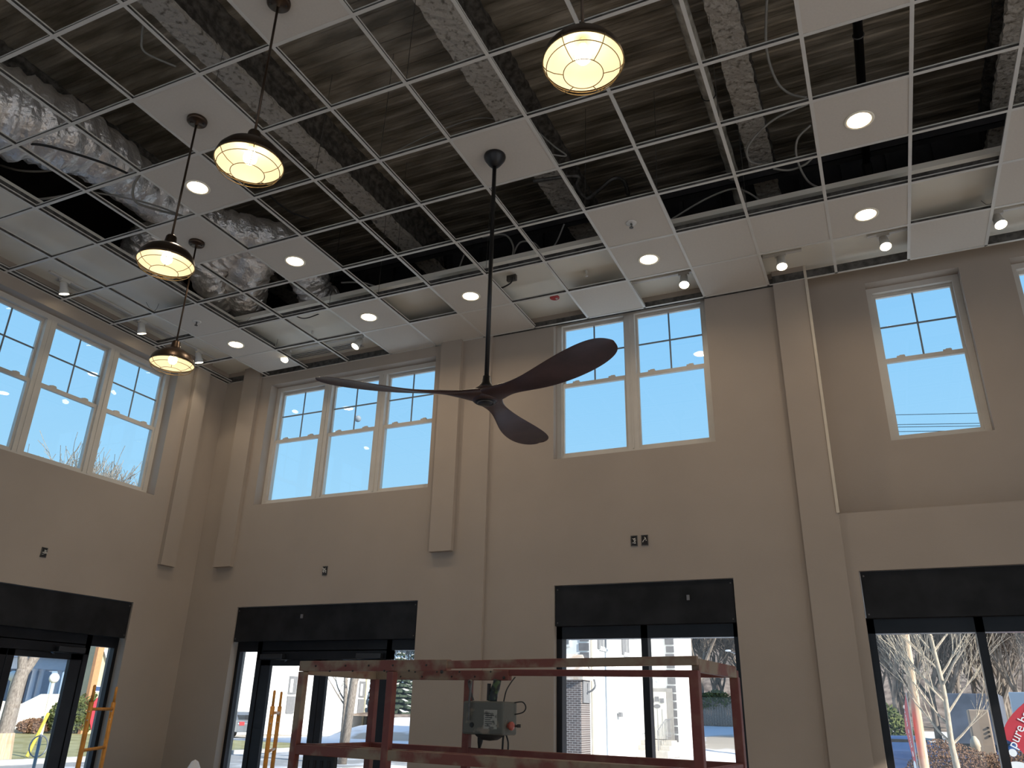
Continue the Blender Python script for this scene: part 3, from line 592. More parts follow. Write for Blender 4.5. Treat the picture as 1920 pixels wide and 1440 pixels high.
# ------------------------------------------------------------------ caged pendants
def pendant(label, loc, zr):
    """loc at the ceiling; zr: height of the shade rim"""
    r_ = thing('pendant_lamp', label, 'pendant lamp', (loc[0], loc[1], ZC + 0.003), 'caged barn pendants'); h = ZC + 0.003 - zr
    m = MB(); m.lathe([(0.001, 0), (0.068, 0), (0.070, -0.006), (0.068, -0.024), (0.060, -0.030), (0.012, -0.031), (0.012, -0.05), (0.001, -0.05)], n=32)
    cn = m.build('canopy', M_bronze, r_, smooth=True)
    s = MB()
    for a in (0.6, 3.74): s.ball((0.045 * math.cos(a), 0.045 * math.sin(a), -0.031), 0.006, 8)
    s.build('canopy_screw', M_black, cn)
    MB().tube([(0, 0, -0.045), (0, 0, -h + 0.19)], 0.0075, 10).build('rod', M_bronze, r_, smooth=True)
    m = MB(lambda p: p + Vector((0, 0, -h))); R = 0.182
    m.lathe([(0.008, 0.215), (0.028, 0.21), (0.034, 0.20), (0.040, 0.15), (0.058, 0.128), (0.10, 0.112), (0.145, 0.080), (0.170, 0.045), (0.180, 0.012), (R, 0.0), (R - 0.004, 0.0), (0.176, 0.012)], n=48)
    sh = m.build('shade', M_bronze, r_, smooth=True)
    m = MB(lambda p: p + Vector((0, 0, -h))); m.lathe([(0.1765, 0.004), (0.174, 0.016), (0.163, 0.046), (0.138, 0.077), (0.095, 0.105), (0.055, 0.118), (0.035, 0.135), (0.001, 0.137)], n=48)
    m.build('shade_liner', M_liner, sh, smooth=True)
    m = MB(lambda p: p + Vector((0, 0, -h)))
    m.ring((0, 0, -0.004), 0.180, 0.0028, 48, 6); m.ring((0, 0, -0.036), 0.163, 0.0022, 48, 6); m.ring((0, 0, -0.066), 0.088, 0.0022, 40, 6)
    for k in range(6):
        a = 2 * math.pi * k / 6 + 0.35; ca, sa = math.cos(a), math.sin(a)
        m.tube([(0.182 * ca, 0.182 * sa, 0.008), (0.181 * ca, 0.181 * sa, -0.008), (0.163 * ca, 0.163 * sa, -0.036), (0.130 * ca, 0.130 * sa, -0.056), (0.088 * ca, 0.088 * sa, -0.066)], 0.0022, 6)
    m.build('cage', M_cage, r_, smooth=True)
    m = MB(lambda p: p + Vector((0, 0, -h))); m.lathe([(0.014, 0.138), (0.016, 0.10)], n=16); m.build('socket', M_liner, sh)
    m = MB(lambda p: p + Vector((0, 0, -h))); m.lathe([(0.013, 0.10), (0.016, 0.085), (0.030, 0.06), (0.036, 0.038), (0.034, 0.020), (0.022, 0.004), (0.001, -0.002)], n=24)
    m.build('bulb', M_bulb, r_, smooth=True)
pendant('bronze caged pendant hanging nearest at left, below the top edge', (2.097, -4.527), 4.375)
pendant('bronze caged pendant, second of the left row, hung from the downlight row tile', (0.881, -3.945), 4.365)
pendant('bronze caged pendant farthest away, in front of the left wall window', (-0.334, -2.725), 4.35)
pendant('bronze caged pendant seen from below at the top centre-right', (3.975, -4.50), 4.37)

# ------------------------------------------------------------------ ceiling fan
FX, FY = 2.667, -2.761; ZF = 3.60
fan = thing('ceiling_fan', 'dark three-blade wooden propeller ceiling fan on a long black rod', 'ceiling fan', (FX, FY, ZC + 0.003)); h = ZC + 0.003 - ZF
MB().lathe([(0.001, 0), (0.080, 0), (0.082, -0.012), (0.078, -0.03), (0.050, -0.075), (0.030, -0.098), (0.020, -0.102), (0.001, -0.102)], n=36).build('canopy', M_black, fan, smooth=True)
MB().tube([(0, 0, -0.10), (0, 0, -h + 0.10)], 0.0155, 14).build('downrod', M_black, fan, smooth=True)
MB().lathe([(0.017, -h + 0.155), (0.026, -h + 0.15), (0.034, -h + 0.10), (0.052, -h + 0.075), (0.056, -h + 0.062), (0.001, -h + 0.060)], n=32).build('coupling', M_black, fan, smooth=True)
body = MB().lathe([(0.001, -h + 0.066), (0.055, -h + 0.064), (0.075, -h + 0.056), (0.092, -h + 0.035), (0.094, -h + 0.0), (0.088, -h - 0.022), (0.075, -h - 0.033), (0.001, -h - 0.034)], n=40).build('motor_housing', M_wood, fan, smooth=True)
m = MB().lathe([(0.001, -h - 0.044), (0.038, -h - 0.043), (0.046, -h - 0.038), (0.066, -h - 0.038), (0.070, -h - 0.033)], n=32).build('bottom_cap', M_black, fan, smooth=True)
MB().ring((0, 0, -h - 0.040), 0.052, 0.004, 32, 6).build('cap_ring', M_galv, m)
al = 0
secs = [(0.0, 0.20, 0.075, 0, 0.010), (0.07, 0.195, 0.070, 2, 0.010), (0.13, 0.150, 0.060, 8, 0.010), (0.20, 0.115, 0.045, 16, 0.010), (0.28, 0.115, 0.030, 22, 0.006), (0.38, 0.145, 0.021, 20, 0.000), (0.50, 0.195, 0.016, 16, -0.004), (0.64, 0.240, 0.013, 13, 0.000), (0.78, 0.265, 0.012, 11, 0.008), (0.90, 0.262, 0.011, 10, 0.017), (0.99, 0.235, 0.010, 9, 0.025), (1.05, 0.185, 0.009, 9, 0.030), (1.085, 0.120, 0.007, 9, 0.033), (1.10, 0.04, 0.004, 9, 0.034)]
for phi in (-146.5, -23.5, 93.5):
    ph = math.radians(phi); er = Vector((math.cos(ph), math.sin(ph), 0)); et = Vector((-math.sin(ph), math.cos(ph), 0)); ez = Vector((0, 0, 1)); m = MB(); R = []
    for rr, ch, th, tw, dz in secs:
        a = math.radians(tw); cv = et * math.cos(a) - ez * math.sin(a); nv = ez * math.cos(a) + et * math.sin(a)
        off = 0.03 * math.sin(rr * 2.6)                               # gentle sweep
        ce = er * rr + cv * off * 0.6 + ez * (dz - h)
        ring_ = []
        for k in range(16):
            t = 2 * math.pi * k / 16
            camb = 0.010 * (1 - math.cos(t) ** 2) if rr > .2 else 0
            ring_.append(m.bm.verts.new(ce + cv * (math.cos(t) * ch / 2) + nv * (math.sin(t) * th / 2 + camb)))
        R.append(ring_)
    for i in range(len(R) - 1):
        for j in range(16): m.bm.faces.new((R[i][j], R[i][(j + 1) % 16], R[i + 1][(j + 1) % 16], R[i + 1][j]))
    m.bm.faces.new(R[0]); m.bm.faces.new(R[-1])
    o = m.build('blade', M_wood, fan, smooth=True); sb = o.modifiers.new('sub', 'SUBSURF'); sb.levels = 1; sb.render_levels = 2

# ------------------------------------------------------------------ electrical boxes in the walls
def ebox(label, c, f, wires_=True):
    r_ = thing('electrical_box', label, 'electrical box', f(Vector(c)), 'open electrical boxes in the walls'); o = r_.location.copy(); g = lambda p: f(p + Vector(c)) - o
    m = MB(g); w_, h_ = 0.032, 0.048
    m.box((-w_, -0.006, -h_), (w_, 0.001, -h_ + 0.006)); m.box((-w_, -0.006, h_ - 0.006), (w_, 0.001, h_)); m.box((-w_, -0.006, -h_), (-w_ + 0.006, 0.001, h_)); m.box((w_ - 0.006, -0.006, -h_), (w_, 0.001, h_))
    m.build('box_rim', M_galv, r_)
    MB(g).box((-w_ + 0.004, -0.003, -h_ + 0.004), (w_ - 0.004, -0.001, h_ - 0.004)).build('box_back', M_void, r_)
    m = MB(g); rnd = random.Random(label)
    for k in range(4): m.tube(smoothpts([(rnd.uniform(-.02, .02), -0.002, rnd.uniform(-.03, .03)) if q != 1 else (rnd.uniform(-.025, .025), -0.03, rnd.uniform(-.035, .035)) for q in range(3)], 4), 0.0025, 5)
    m.build('wire', M_white, r_)
ebox('open electrical box with loose wires over the left black entrance', (-1.93, 0, 3.03), fl)
ebox('open electrical box with loose wires over the back double door', (-0.615, 0, 3.07), idn)
ebox('left one of two side-by-side open electrical boxes over the shop window', (2.835, 0.035, 3.185), idn)
ebox('right one of two side-by-side open electrical boxes over the shop window', (2.935, 0.035, 3.185), idn)

# ------------------------------------------------------------------ scissor lift
LX, LY, LA = 1.47, -2.79, -0.092; LL, LW, ZT = 2.52, 0.712, 1.955
lift = thing('scissor_lift', 'paint-spattered red scissor lift guard rails in front of the back wall', 'scissor lift', (LX, LY, 0), rz=LA)
ZP = ZT - 1.10; q = 0.044
def rail(name, a, b, wd, ht, m=M_red): return MB().bar(a, b, wd, ht).build(name, m, lift, bevel=0.004)
se = 1.10; sf = 1.09
tn = rail('top_rail', (-0.02, 0, ZT - 0.018), (se, 0, ZT - 0.018), 0.05, 0.060)
rail('top_rail', (se - 0.12, 0, ZT - 0.016), (LL + 0.02, 0, ZT - 0.006), 0.036, 0.042)
tf = rail('top_rail', (-0.02, LW, ZT - 0.036), (sf, LW, ZT - 0.040), 0.05, 0.060)
rail('top_rail', (sf - 0.12, LW, ZT - 0.022), (LL + 0.02, LW, ZT - 0.034), 0.036, 0.038, M_redc)
rail('end_rail', (0, 0.02, ZT - 0.032), (0, LW - 0.02, ZT - 0.032), 0.05, 0.07); rail('end_rail', (LL, 0.02, ZT - 0.025), (LL, LW - 0.02, ZT - 0.025), 0.04, 0.06)
for par, yy, s in ((tn, 0, se), (tf, LW, sf)):
    b = MB()
    for k in range(9): b.ball((0.12 + k * 0.1 + 0.02 * (k % 3), yy - 0.026, ZT - 0.018 - 0.03 * (k % 2)), 0.006, 8)
    b.ball((s - 0.03, yy - 0.027, ZT - 0.055), 0.010, 8); b.build('bolt', M_dark, par)
ZM = 1.462
for yy, mm in ((0, M_red), (LW, M_redc)):
    rail('mid_rail', (0, yy, ZM), (LL, yy, ZM - 0.012), 0.036, 0.055, mm); rail('mid_rail', (0.0, yy + 0.03, ZM + 0.02), (LL, yy + 0.03, ZM - 0.0), 0.022, 0.03, mm) if yy == 0 else None
rail('mid_rail', (0, 0.02, ZM), (0, LW - 0.02, ZM), 0.036, 0.055, M_redc); rail('mid_rail', (LL, 0.02, ZM - 0.012), (LL, LW - 0.02, ZM - 0.012), 0.036, 0.05, M_redc)
for x_, y_, mm in ((0, 0, M_red), (LL, 0, M_redc), (0, LW, M_redc), (LL, LW, M_redc), (0.70, 0, M_redc), (0.78, LW, M_redc)):
    MB().box((x_ - 0.024, y_ - 0.022, ZP), (x_ + 0.024, y_ + 0.022, ZT - 0.05)).build('post', mm, lift, bevel=0.004)
MB().box((-0.03, -0.03, ZP - 0.08), (LL + 0.03, LW + 0.03, ZP)).build('platform', M_grey, lift)
m = MB(); m.box((0, -0.02, ZP), (LL, 0.0, ZP + 0.15)); m.box((0, LW, ZP), (LL, LW + 0.02, ZP + 0.15)); m.build('toe_board', M_redc, lift)
for k in range(3):
    for yy in (0.12, LW - 0.12):
        za, zb = 0.42 + k * 0.11, 0.53 + k * 0.11
        m = MB(); m.bar((0.3, yy, za), (LL - 0.35, yy, zb), 0.035, 0.06); m.bar((0.3, yy + 0.04, zb), (LL - 0.35, yy + 0.04, za), 0.035, 0.06); m.build('scissor_arm', M_redc, lift)
MB().box((0.1, 0.02, 0.12), (LL - 0.15, LW - 0.02, 0.42)).build('chassis', M_redc, lift, bevel=0.02)
for x_ in (0.35, LL - 0.4):
    for y_ in (0.0, LW): MB(lambda p, a=x_, b=y_: Vector((p.x + a, p.z + b, p.y + 0.16))).lathe([(0.001, -0.05), (0.12, -0.05), (0.16, -0.04), (0.16, 0.04), (0.12, 0.05), (0.001, 0.05)], n=24).build('wheel', M_dark, lift, smooth=True)
# black perforated panel hung under the near mid rail
pb = MB(); pb.box((0.04, 0.03, ZM - 0.42), (0.30, 0.06, ZM - 0.02)); pnl = pb.build('control_panel', M_dark, lift, bevel=0.01)
m = MB()
for k in range(4): m.box((0.08 + k * 0.055, 0.024, ZM - 0.10), (0.10 + k * 0.055, 0.03, ZM - 0.055))
m.build('slot', M_void, pnl)
# control box hung on the far rail
cb = thing('control_box', 'spattered grey control box with joystick and red button hung on the far rail', 'control box', (2.31, -2.22, 1.565), rz=-0.12)
m = MB(); m.box((0, 0, 0), (0.305, 0.17, 0.195)); hs = m.build('housing', M_grey, cb, bevel=0.012)
MB().box((0.165, -0.003, 0.035), (0.262, 0.0, 0.145)).build('label_plate', mat('worn_label', (0.33, 0.31, 0.26, 1), 0.6, scale=30, col2=(0.14, 0.13, 0.11, 1), stops=(0.5, 0.6)), hs)
m = MB()
for k in range(7): m.box((0.175, -0.0045, 0.05 + k * 0.012), (0.20 + 0.04 * ((k * 7) % 3) / 3 + 0.015, -0.003, 0.054 + k * 0.012))
m.build('label_print', M_dark, hs)
m = MB(); m.tube(smoothpts([(0.185, 0.06, 0.195), (0.192, 0.06, 0.24), (0.215, 0.055, 0.29), (0.225, 0.05, 0.325)], 4), [0.030] * 4 + [0.028] * 4 + [0.026] * 4 + [0.024], 10)
jy = m.build('joystick', mat('taped_grip', (0.012, 0.016, 0.014, 1), 0.5, scale=25, col2=(0.06, 0.10, 0.035, 1), stops=(0.5, 0.6)), cb, smooth=True)
m = MB(); m.tube([(0.165, 0.045, 0.20), (0.17, 0.04, 0.30)], 0.012, 8); m.build('trigger', M_dark, jy)
m = MB(); m.tube(smoothpts([(0.058, -0.012, 0.08), (0.058, -0.014, 0.20), (0.062, -0.005, 0.30), (0.045, 0.02, 0.315), (0.012, 0.04, 0.31), (0.018, 0.05, 0.26), (0.045, 0.05, 0.20)], 5), 0.007, 7); m.build('hanging_hook', M_galv, cb)
m = MB(lambda p: Vector((0.305 + p.z, 0.06 + p.x, 0.055 + p.y))); m.lathe([(0.012, 0), (0.012, 0.012), (0.024, 0.014), (0.026, 0.03), (0.020, 0.038), (0.001, 0.040)], n=20); m.build('stop_button', mat('button_red', (0.42, 0.09, 0.06, 1), 0.4), cb, smooth=True)
m = MB(); m.tube([(0.305, 0.12, 0.055), (0.345, 0.12, 0.055)], 0.007, 8); m.box((0.343, 0.108, 0.046), (0.367, 0.113, 0.066)); m.build('key', M_galv, cb)
m = MB(lambda p: Vector((0.075 + p.x, -p.z, 0.055 + p.y))); m.lathe([(0.001, 0.006), (0.014, 0.006), (0.016, 0.0)], n=16); m.build('key_switch', M_dark, cb)
m = MB(); m.lathe([(0.001, -0.035), (0.05, -0.03), (0.085, -0.010), (0.095, 0.0)], c=(0.16, 0.08, 0), n=24); m.build('horn_cover', M_dark, cb, smooth=True)
m = MB(); m.tube(smoothpts([(0.30, 0.14, 0.19), (0.36, 0.14, 0.195), (0.385, 0.14, 0.165), (0.365, 0.14, 0.135), (0.30, 0.14, 0.12)], 5), 0.004, 6)
m.tube(smoothpts([(0.245, 0.1, 0.195), (0.25, 0.12, 0.26), (0.265, 0.15, 0.31), (0.285, 0.17, 0.345)], 5), 0.004, 6); m.tube(smoothpts([(0.25, 0.1, 0.0), (0.245, 0.1, -0.07), (0.245, 0.1, -0.4)], 4), 0.006, 6); m.tube(smoothpts([(0.27, 0.1, 0.0), (0.285, 0.1, -0.04), (0.285, 0.1, -0.09)], 4), 0.005, 6)
m.tube([(0.08, 0.1, 0.0), (0.075, 0.1, -0.05), (0.07, 0.1, -0.09)], [0.022, 0.016, 0.005], 8)
m.build('lead', M_dark, cb, smooth=True)

# ------------------------------------------------------------------ orange rolling scaffold
sc = thing('rolling_scaffold', 'orange rolling scaffold whose pinned frame posts rise before the two entrances', 'scaffold', (-1.7, -1.7, 0))
la = Vector((1.13, 1.08, 0)); wa = Vector((-0.38, 0.56, 0))
def endf(b):
    for off in (Vector((0, 0, 0)), wa):
        m = MB(); p = b + off; m.tube([p + Vector((0, 0, 0.12)), p + Vector((0, 0, 1.70))], 0.021, 12); post = m.build('post', M_orange, sc, smooth=True)
        m = MB(); m.tube([p + Vector((0, 0, 1.70)), p + Vector((0, 0, 1.83))], 0.013, 10); m.ball(p + Vector((0, 0, 1.83)), 0.013, 10); m.build('coupling_pin', M_orange, post, smooth=True)
        m = MB(); d_ = Vector((0.02, -0.012, 0))
        for z in (1.55, 1.62): m.ball(p + Vector((0.014, -0.017, z)), 0.006, 8)
        m.build('pin_hole', M_white, post)
        m = MB(lambda q_, p=p: Vector((q_.z + p.x, q_.x + p.y, q_.y + 0.06))); m.lathe([(0.001, -0.014), (0.06, -0.014), (0.06, 0.014), (0.001, 0.014)], n=18); m.build('caster', M_dark, post)
    for k in range(5):
        z = 0.30 + 0.335 * k
        if z < 1.7: MB().tube([b + Vector((0, 0, z)), b + wa + Vector((0, 0, z))], 0.014, 10).build('rung', M_orange, sc, smooth=True)
endf(Vector((0, 0, 0))); endf(la)
for off in (Vector((0, 0, 0)), wa):
    m = MB(); m.bar(off + Vector((0, 0, 0.80)), off + la + Vector((0, 0, 0.80)), 0.03, 0.05); m.bar(off + Vector((0, 0, 0.62)), off + la + Vector((0, 0, 0.62)), 0.03, 0.03)
    m.build('side_rail', M_orange, sc)
m = MB(); m.obox((la + wa) / 2 + Vector((0, 0, 0.84)), la / 2, wa / 2 * 0.94, Vector((0, 0, 0.014))); m.build('platform', mat('plywood', (0.35, 0.22, 0.11, 1), 0.7, noise=0.2, scale=8, stretch=(1, 8, 1)), sc)
# white rolled sheet showing at the bottom edge, standing on a crate of the floor
p = Vector((-1.06, -1.0, 0))
m = MB(); m.lathe([(0.10, 0.0), (0.10, 0.9), (0.09, 1.10), (0.03, 1.22), (0.002, 1.235)], n=20)
o = m.build('paper_roll', mat('paper_white', (0.62, 0.63, 0.66, 1), 0.7), smooth=True); o.location = p
tag(o, 'white rolled sheet with a pointed top at the bottom edge near the corner', 'paper roll')

# ================================================================== outdoors
M_snow = mat('snow', (0.80, 0.80, 0.82, 1), 0.8, scale=0.16, col2=(0.42, 0.37, 0.31, 1), stops=(0.52, 0.58), detail=6)
M_road = mat('asphalt', (0.30, 0.29, 0.28, 1), 0.8, scale=0.5, col2=(0.62, 0.62, 0.64, 1), stops=(0.5, 0.62), detail=6)
M_lawn = mat('winter_grass', (0.22, 0.20, 0.07, 1), 0.9, scale=0.9, col2=(0.36, 0.33, 0.16, 1), detail=6)
M_stucco = mat('white_stucco', (0.80, 0.79, 0.76, 1), 0.85, noise=0.02)
M_trimg = mat('grey_trim', (0.20, 0.20, 0.21, 1), 0.7, noise=0.08)
M_quoin = mat('quoin_grey', (0.17, 0.165, 0.17, 1), 0.8, noise=0.1)
M_bark = mat('bark_pale', (0.38, 0.31, 0.23, 1), 0.85, scale=12, col2=(0.55, 0.47, 0.36, 1), stretch=(4, 4, 1))
M_barkg = mat('bark_grey', (0.17, 0.14, 0.12, 1), 0.9, scale=10, col2=(0.30, 0.26, 0.22, 1), stretch=(3, 3, 1))
M_barkd = mat('bark_wood', (0.16, 0.125, 0.10, 1), 0.9, scale=3, col2=(0.27, 0.22, 0.18, 1))
M_pole = mat('pole_wood', (0.42, 0.30, 0.19, 1), 0.85, scale=3, col2=(0.62, 0.49, 0.35, 1), stretch=(6, 6, 0.5), detail=6)
M_ever = mat('evergreen', (0.015, 0.028, 0.016, 1), 0.9, scale=2, col2=(0.05, 0.07, 0.04, 1))
M_bush = mat('hedge_green', (0.045, 0.065, 0.02, 1), 0.9, scale=3, col2=(0.14, 0.16, 0.05, 1))
M_brown = mat('hedge_brown', (0.10, 0.05, 0.03, 1), 0.9, scale=5, col2=(0.26, 0.15, 0.09, 1))
M_flag = mat('flag_red', (0.50, 0.035, 0.05, 1), 0.6, noise=0.06)
M_carw = mat('car_white', (0.55, 0.58, 0.62, 1), 0.3, noise=0.02)
M_carb = mat('car_blue', (0.05, 0.09, 0.20, 1), 0.3, noise=0.05)
M_carg = mat('car_silver', (0.25, 0.26, 0.27, 1), 0.3, 0.5, noise=0.05)
M_brick = bpy.data.materials.new('brick'); M_brick.use_nodes = True; n = M_brick.node_tree; b_ = n.nodes['Principled BSDF']; b_.inputs['Roughness'].default_value = 0.9
t_ = n.nodes.new('ShaderNodeTexCoord'); mp_ = n.nodes.new('ShaderNodeMapping'); mp_.inputs['Rotation'].default_value = (math.radians(90), 0, 0); bt = n.nodes.new('ShaderNodeTexBrick')
n.links.new(t_.outputs['Object'], mp_.inputs[0]); n.links.new(mp_.outputs[0], bt.inputs['Vector']); n.links.new(bt.outputs[0], b_.inputs['Base Color'])
bt.inputs['Color1'].default_value = (0.10, 0.085, 0.085, 1); bt.inputs['Color2'].default_value = (0.15, 0.12, 0.115, 1); bt.inputs['Mortar'].default_value = (0.45, 0.43, 0.42, 1)
bt.inputs['Scale'].default_value = 4.0; bt.inputs['Mortar Size'].default_value = 0.03; bt.inputs['Brick Width'].default_value = 0.9; bt.inputs['Row Height'].default_value = 0.32

tag(MB().box((-160, -60, -0.6), (90, 160, -0.12)).build('ground', M_snow), 'snow-patched ground and lots around the building', 'ground', kind='structure')
tag(MB().box((-90, 19.5, -0.12), (90, 27.0, -0.10)).build('road', M_road), 'bright wet road in front of the houses', 'road', kind='structure')
tag(MB().box((-19.5, -60, -0.11), (-12.0, 100, -0.095)).build('side_road', M_road), 'bright side road beyond the left entrance', 'road', kind='structure')
tag(MB().box((-41.5, -20, -0.12), (-19.7, 28.5, 0.0)).build('lawn', M_lawn), 'strip of winter lawn in front of the columned house', 'lawn', kind='structure')
tag(MB().box((-19.7, -20, -0.12), (-19.5, 28.5, 0.05)).build('curb', mat('curb_concrete', (0.45, 0.43, 0.4, 1), 0.8)), 'pale concrete curb between the lawn and the side road', 'curb', kind='structure')
# low snowy bank and brush covered hillside far behind
def mound(name, x0, x1, y0, y1, h0, h1, m, lab, nx=60, ny=12, rough=0.4, seed=3):
    rnd = random.Random(seed); mb = MB(); V = []
    for i in range(nx + 1):
        V.append([mb.bm.verts.new((x0 + (x1 - x0) * i / nx, y0 + (y1 - y0) * j / ny, h0 + (h1 - h0) * (j / ny) ** 0.7 + (rnd.uniform(-1, 1) * rough if 0 < j else 0))) for j in range(ny + 1)])
    for i in range(nx):
        for j in range(ny): mb.bm.faces.new((V[i][j], V[i + 1][j], V[i + 1][j + 1], V[i][j + 1]))
    return tag(mb.build(name, m, smooth=True), lab, 'hill', kind='structure')
M_hill = mat('brush_hill', (0.12, 0.085, 0.065, 1), 0.95, scale=1.3, col2=(0.30, 0.23, 0.18, 1), detail=10, stops=(0.4, 0.6))
mound('snow_bank', -30, 40, 40, 49, -0.12, 1.15, M_snow, 'snow covered bank below the fence', rough=0.05)
mound('ground_behind_fence', -40, 80, 49, 70, 1.15, 2.0, M_hill, 'brushy ground beyond the fence', rough=0.2)
mound('hillside', -18, 120, 68, 120, 2.0, 17.0, M_hill, 'brown wooded hillside far behind', rough=0.8)

# ------------------------------------------------------------------ bare trees
def grow(mb, p, d, L, r, dep, rnd, sides, up=0.12, spread=0.5, kids=(2, 4), rmin=0.004, curl=0.14):
    pts = [p.copy()]; rs = [r]; k = 3 if dep > 1 else 2; dd = d.copy()
    for i in range(k):
        dd = (dd + Vector((rnd.uniform(-1, 1), rnd.uniform(-1, 1), rnd.uniform(-.6, 1))) * curl + Vector((0, 0, up * 0.3))).normalized()
        pts.append(pts[-1] + dd * L / k); rs.append(max(rmin, r * (1 - 0.42 * (i + 1) / k)))
    mb.tube(pts, rs, sides, cap=False)
    if dep == 0: return
    nk = rnd.randint(*kids)
    for q in range(nk + 1):
        t = 1.0 if q == 0 else rnd.uniform(0.3, 0.95); i = min(int(t * k), k - 1); f = t * k - i
        b = pts[i].lerp(pts[i + 1], f); rr = rs[i] + (rs[i + 1] - rs[i]) * f
        ax = Vector((rnd.uniform(-1, 1), rnd.uniform(-1, 1), rnd.uniform(-0.2, 0.2))).normalized()
        s = spread * (0.35 if q == 0 else 1) * rnd.uniform(0.7, 1.3)
        nd = (dd + ax * s * 1.4 + Vector((0, 0, up))).normalized()
        grow(mb, b, nd, L * rnd.uniform(0.62, 0.82), max(rmin, rr * (0.85 if q == 0 else 0.55)), dep - 1, rnd, max(3, sides - 1), up, spread, kids, rmin, curl)
def tree(label, loc, h, r, m, seed, dep=5, trunk=None, name='bare_tree', group=None, **kw):
    rnd = random.Random(seed); root = thing(name, label, 'tree', loc, group)
    tr = trunk or [(0, 0, -0.1), (0, 0, h * 0.3)]
    MB().tube(smoothpts(tr, 4), [r * (1.15 - 0.3 * i / (4 * (len(tr) - 1))) for i in range(4 * (len(tr) - 1) + 1)], 12).build('trunk', m, root, smooth=True)
    mb = MB(); top = Vector(tr[-1])
    for q in range(kw.pop('limbs', 3)):
        a = rnd.uniform(0, 6.28); grow(mb, top - Vector((0, 0, 0.05 * q * h * 0.3)), Vector((math.cos(a) * kw.get('spread', .5), math.sin(a) * kw.get('spread', .5), 1)).normalized(), h * kw.get('fl', 0.26), r * (0.8 if q == 0 else 0.55), dep, rnd, 6, **{k_: v for k_, v in kw.items() if k_ in ('up', 'spread', 'kids', 'rmin', 'curl')})
    mb.build('branches', m, root)
    return root
# young street tree in front of the right shop window
t = thing('bare_tree', 'young bare street tree right outside the shop window right of the pilaster', 'tree', (5.52, 8.0, -0.12))
m = MB(); m.tube(smoothpts([(0.02, 0, 0), (0.0, 0, 1.1), (-0.02, 0, 1.55), (0.0, 0, 2.3), (-0.06, 0, 3.2), (-0.10, 0, 4.4), (-0.12, 0, 5.6)], 5), [0.058 - 0.0014 * i for i in range(31)], 10); m.build('trunk', M_bark, t, smooth=True)
m = MB(); rnd = random.Random(5)
for z, a, s in [(1.5, 3.1, 1.0), (1.52, 0.2, .8), (1.75, 2.6, 1.1), (1.95, 0.6, .9), (2.1, 3.6, 1.0), (2.2, 2.9, 1.1), (2.35, 5.6, .9), (2.5, 0.1, .9), (2.6, 3.3, 1), (2.8, 2.3, 1), (2.9, 0.5, .9), (3.1, 3.9, .9), (3.3, 2.8, .9), (3.5, 0.2, .8), (3.8, 3.2, .8), (4.1, 1.0, .7), (4.5, 3, .6)]:
    grow(m, Vector((-0.03 * (z - 2) if z > 2 else 0, 0, z)), Vector((math.cos(a) * 0.9, math.sin(a) * 0.9, 0.85)).normalized(), 0.75 * s, 0.020, 3, rnd, 5, up=0.15, spread=0.38, kids=(2, 3), rmin=0.0032, curl=0.10)
m.build('branches', M_bark, t)
# slim tree seen between the lift posts
t = thing('bare_tree', 'slim bare sapling seen through the back double door behind the lift', 'tree', (-14.45, 20.0, -0.12))
m = MB(); m.tube(smoothpts([(0, 0, 0), (-0.02, 0, 1.9), (-0.15, 0, 3.3), (-0.2, 0, 5.2)], 5), [0.10 - 0.003 * i for i in range(16)], 9); m.build('trunk', M_barkg, t, smooth=True)
m = MB(); rnd = random.Random(9)
for z, a in [(1.95, 3.3), (2.0, 0.1), (2.1, 2.9), (3.0, 0.4), (3.4, 3.2), (3.9, 0.2), (4.3, 2.8)]: grow(m, Vector((-0.05 * z * .8, 0, z)), Vector((math.cos(a) * 0.8, math.sin(a) * 0.8, 0.9)).normalized(), 0.9, 0.035, 2, rnd, 5, kids=(1, 2), rmin=0.008)
m.build('branches', M_barkg, t)
# wooded backdrop: three tree models, copies set out individually
protos = [tree('tall bare tree in the wood behind the street', (0, 0, 0), 10.5, 0.16, M_barkd, 21 + k, dep=6, limbs=4, spread=0.50, kids=(2, 3), rmin=0.012, group='bare trees of the wood behind the street') for k in range(3)]
rnd = random.Random(4); spots = []
for i in range(15): spots.append((rnd.uniform(3.2, 11.5) - 0.1 * i * 0, 40 + rnd.uniform(2, 16), 1.0))
for i in range(8): spots.append((rnd.uniform(-9.8, -5.4), 51 + rnd.uniform(0.5, 14), 1.0))
spots += [(-22, 60, .9), (-19.5, 62, 1), (-24.5, 66, .9), (-27, 60, .95), (-37, 62, 1.1), (-34.5, 58, 1.1), (-39.5, 66, 1.1)]
first = [True] * 3
for i, (x, y, s) in enumerate(spots):
    k = i % 3
    o = protos[k] if first[k] else copy_tree(protos[k]); first[k] = False
    o.location = (x, y, -0.1 + (0.9 if y > 50 else 0)); o.rotation_euler = (0, 0, rnd.uniform(0, 6.28)); sc_ = s * rnd.uniform(0.85, 1.2); o.scale = (sc_, sc_, sc_)
# trees whose tops show at the sill of the left wall window
for i, (p, hh) in enumerate((((-70.000, 43.498, 23.586), 0), ((-70.000, 47.026, 23.126), 0), ((-70.000, 52.174, 23.574), 0), ((-70.000, 54.648, 23.584), 0))):
    o = copy_tree(protos[i % 3]); o.location = (p[0], p[1], 0); s = (p[2] + (0.6 if i != 2 else 1.2)) / 11.0; o.scale = (s, s, s); o.rotation_euler = (0, 0, i * 1.3)
    tag(o, 'bare treetop showing just above the sill of the left wall window', 'tree', 'treetops at the left window sill')

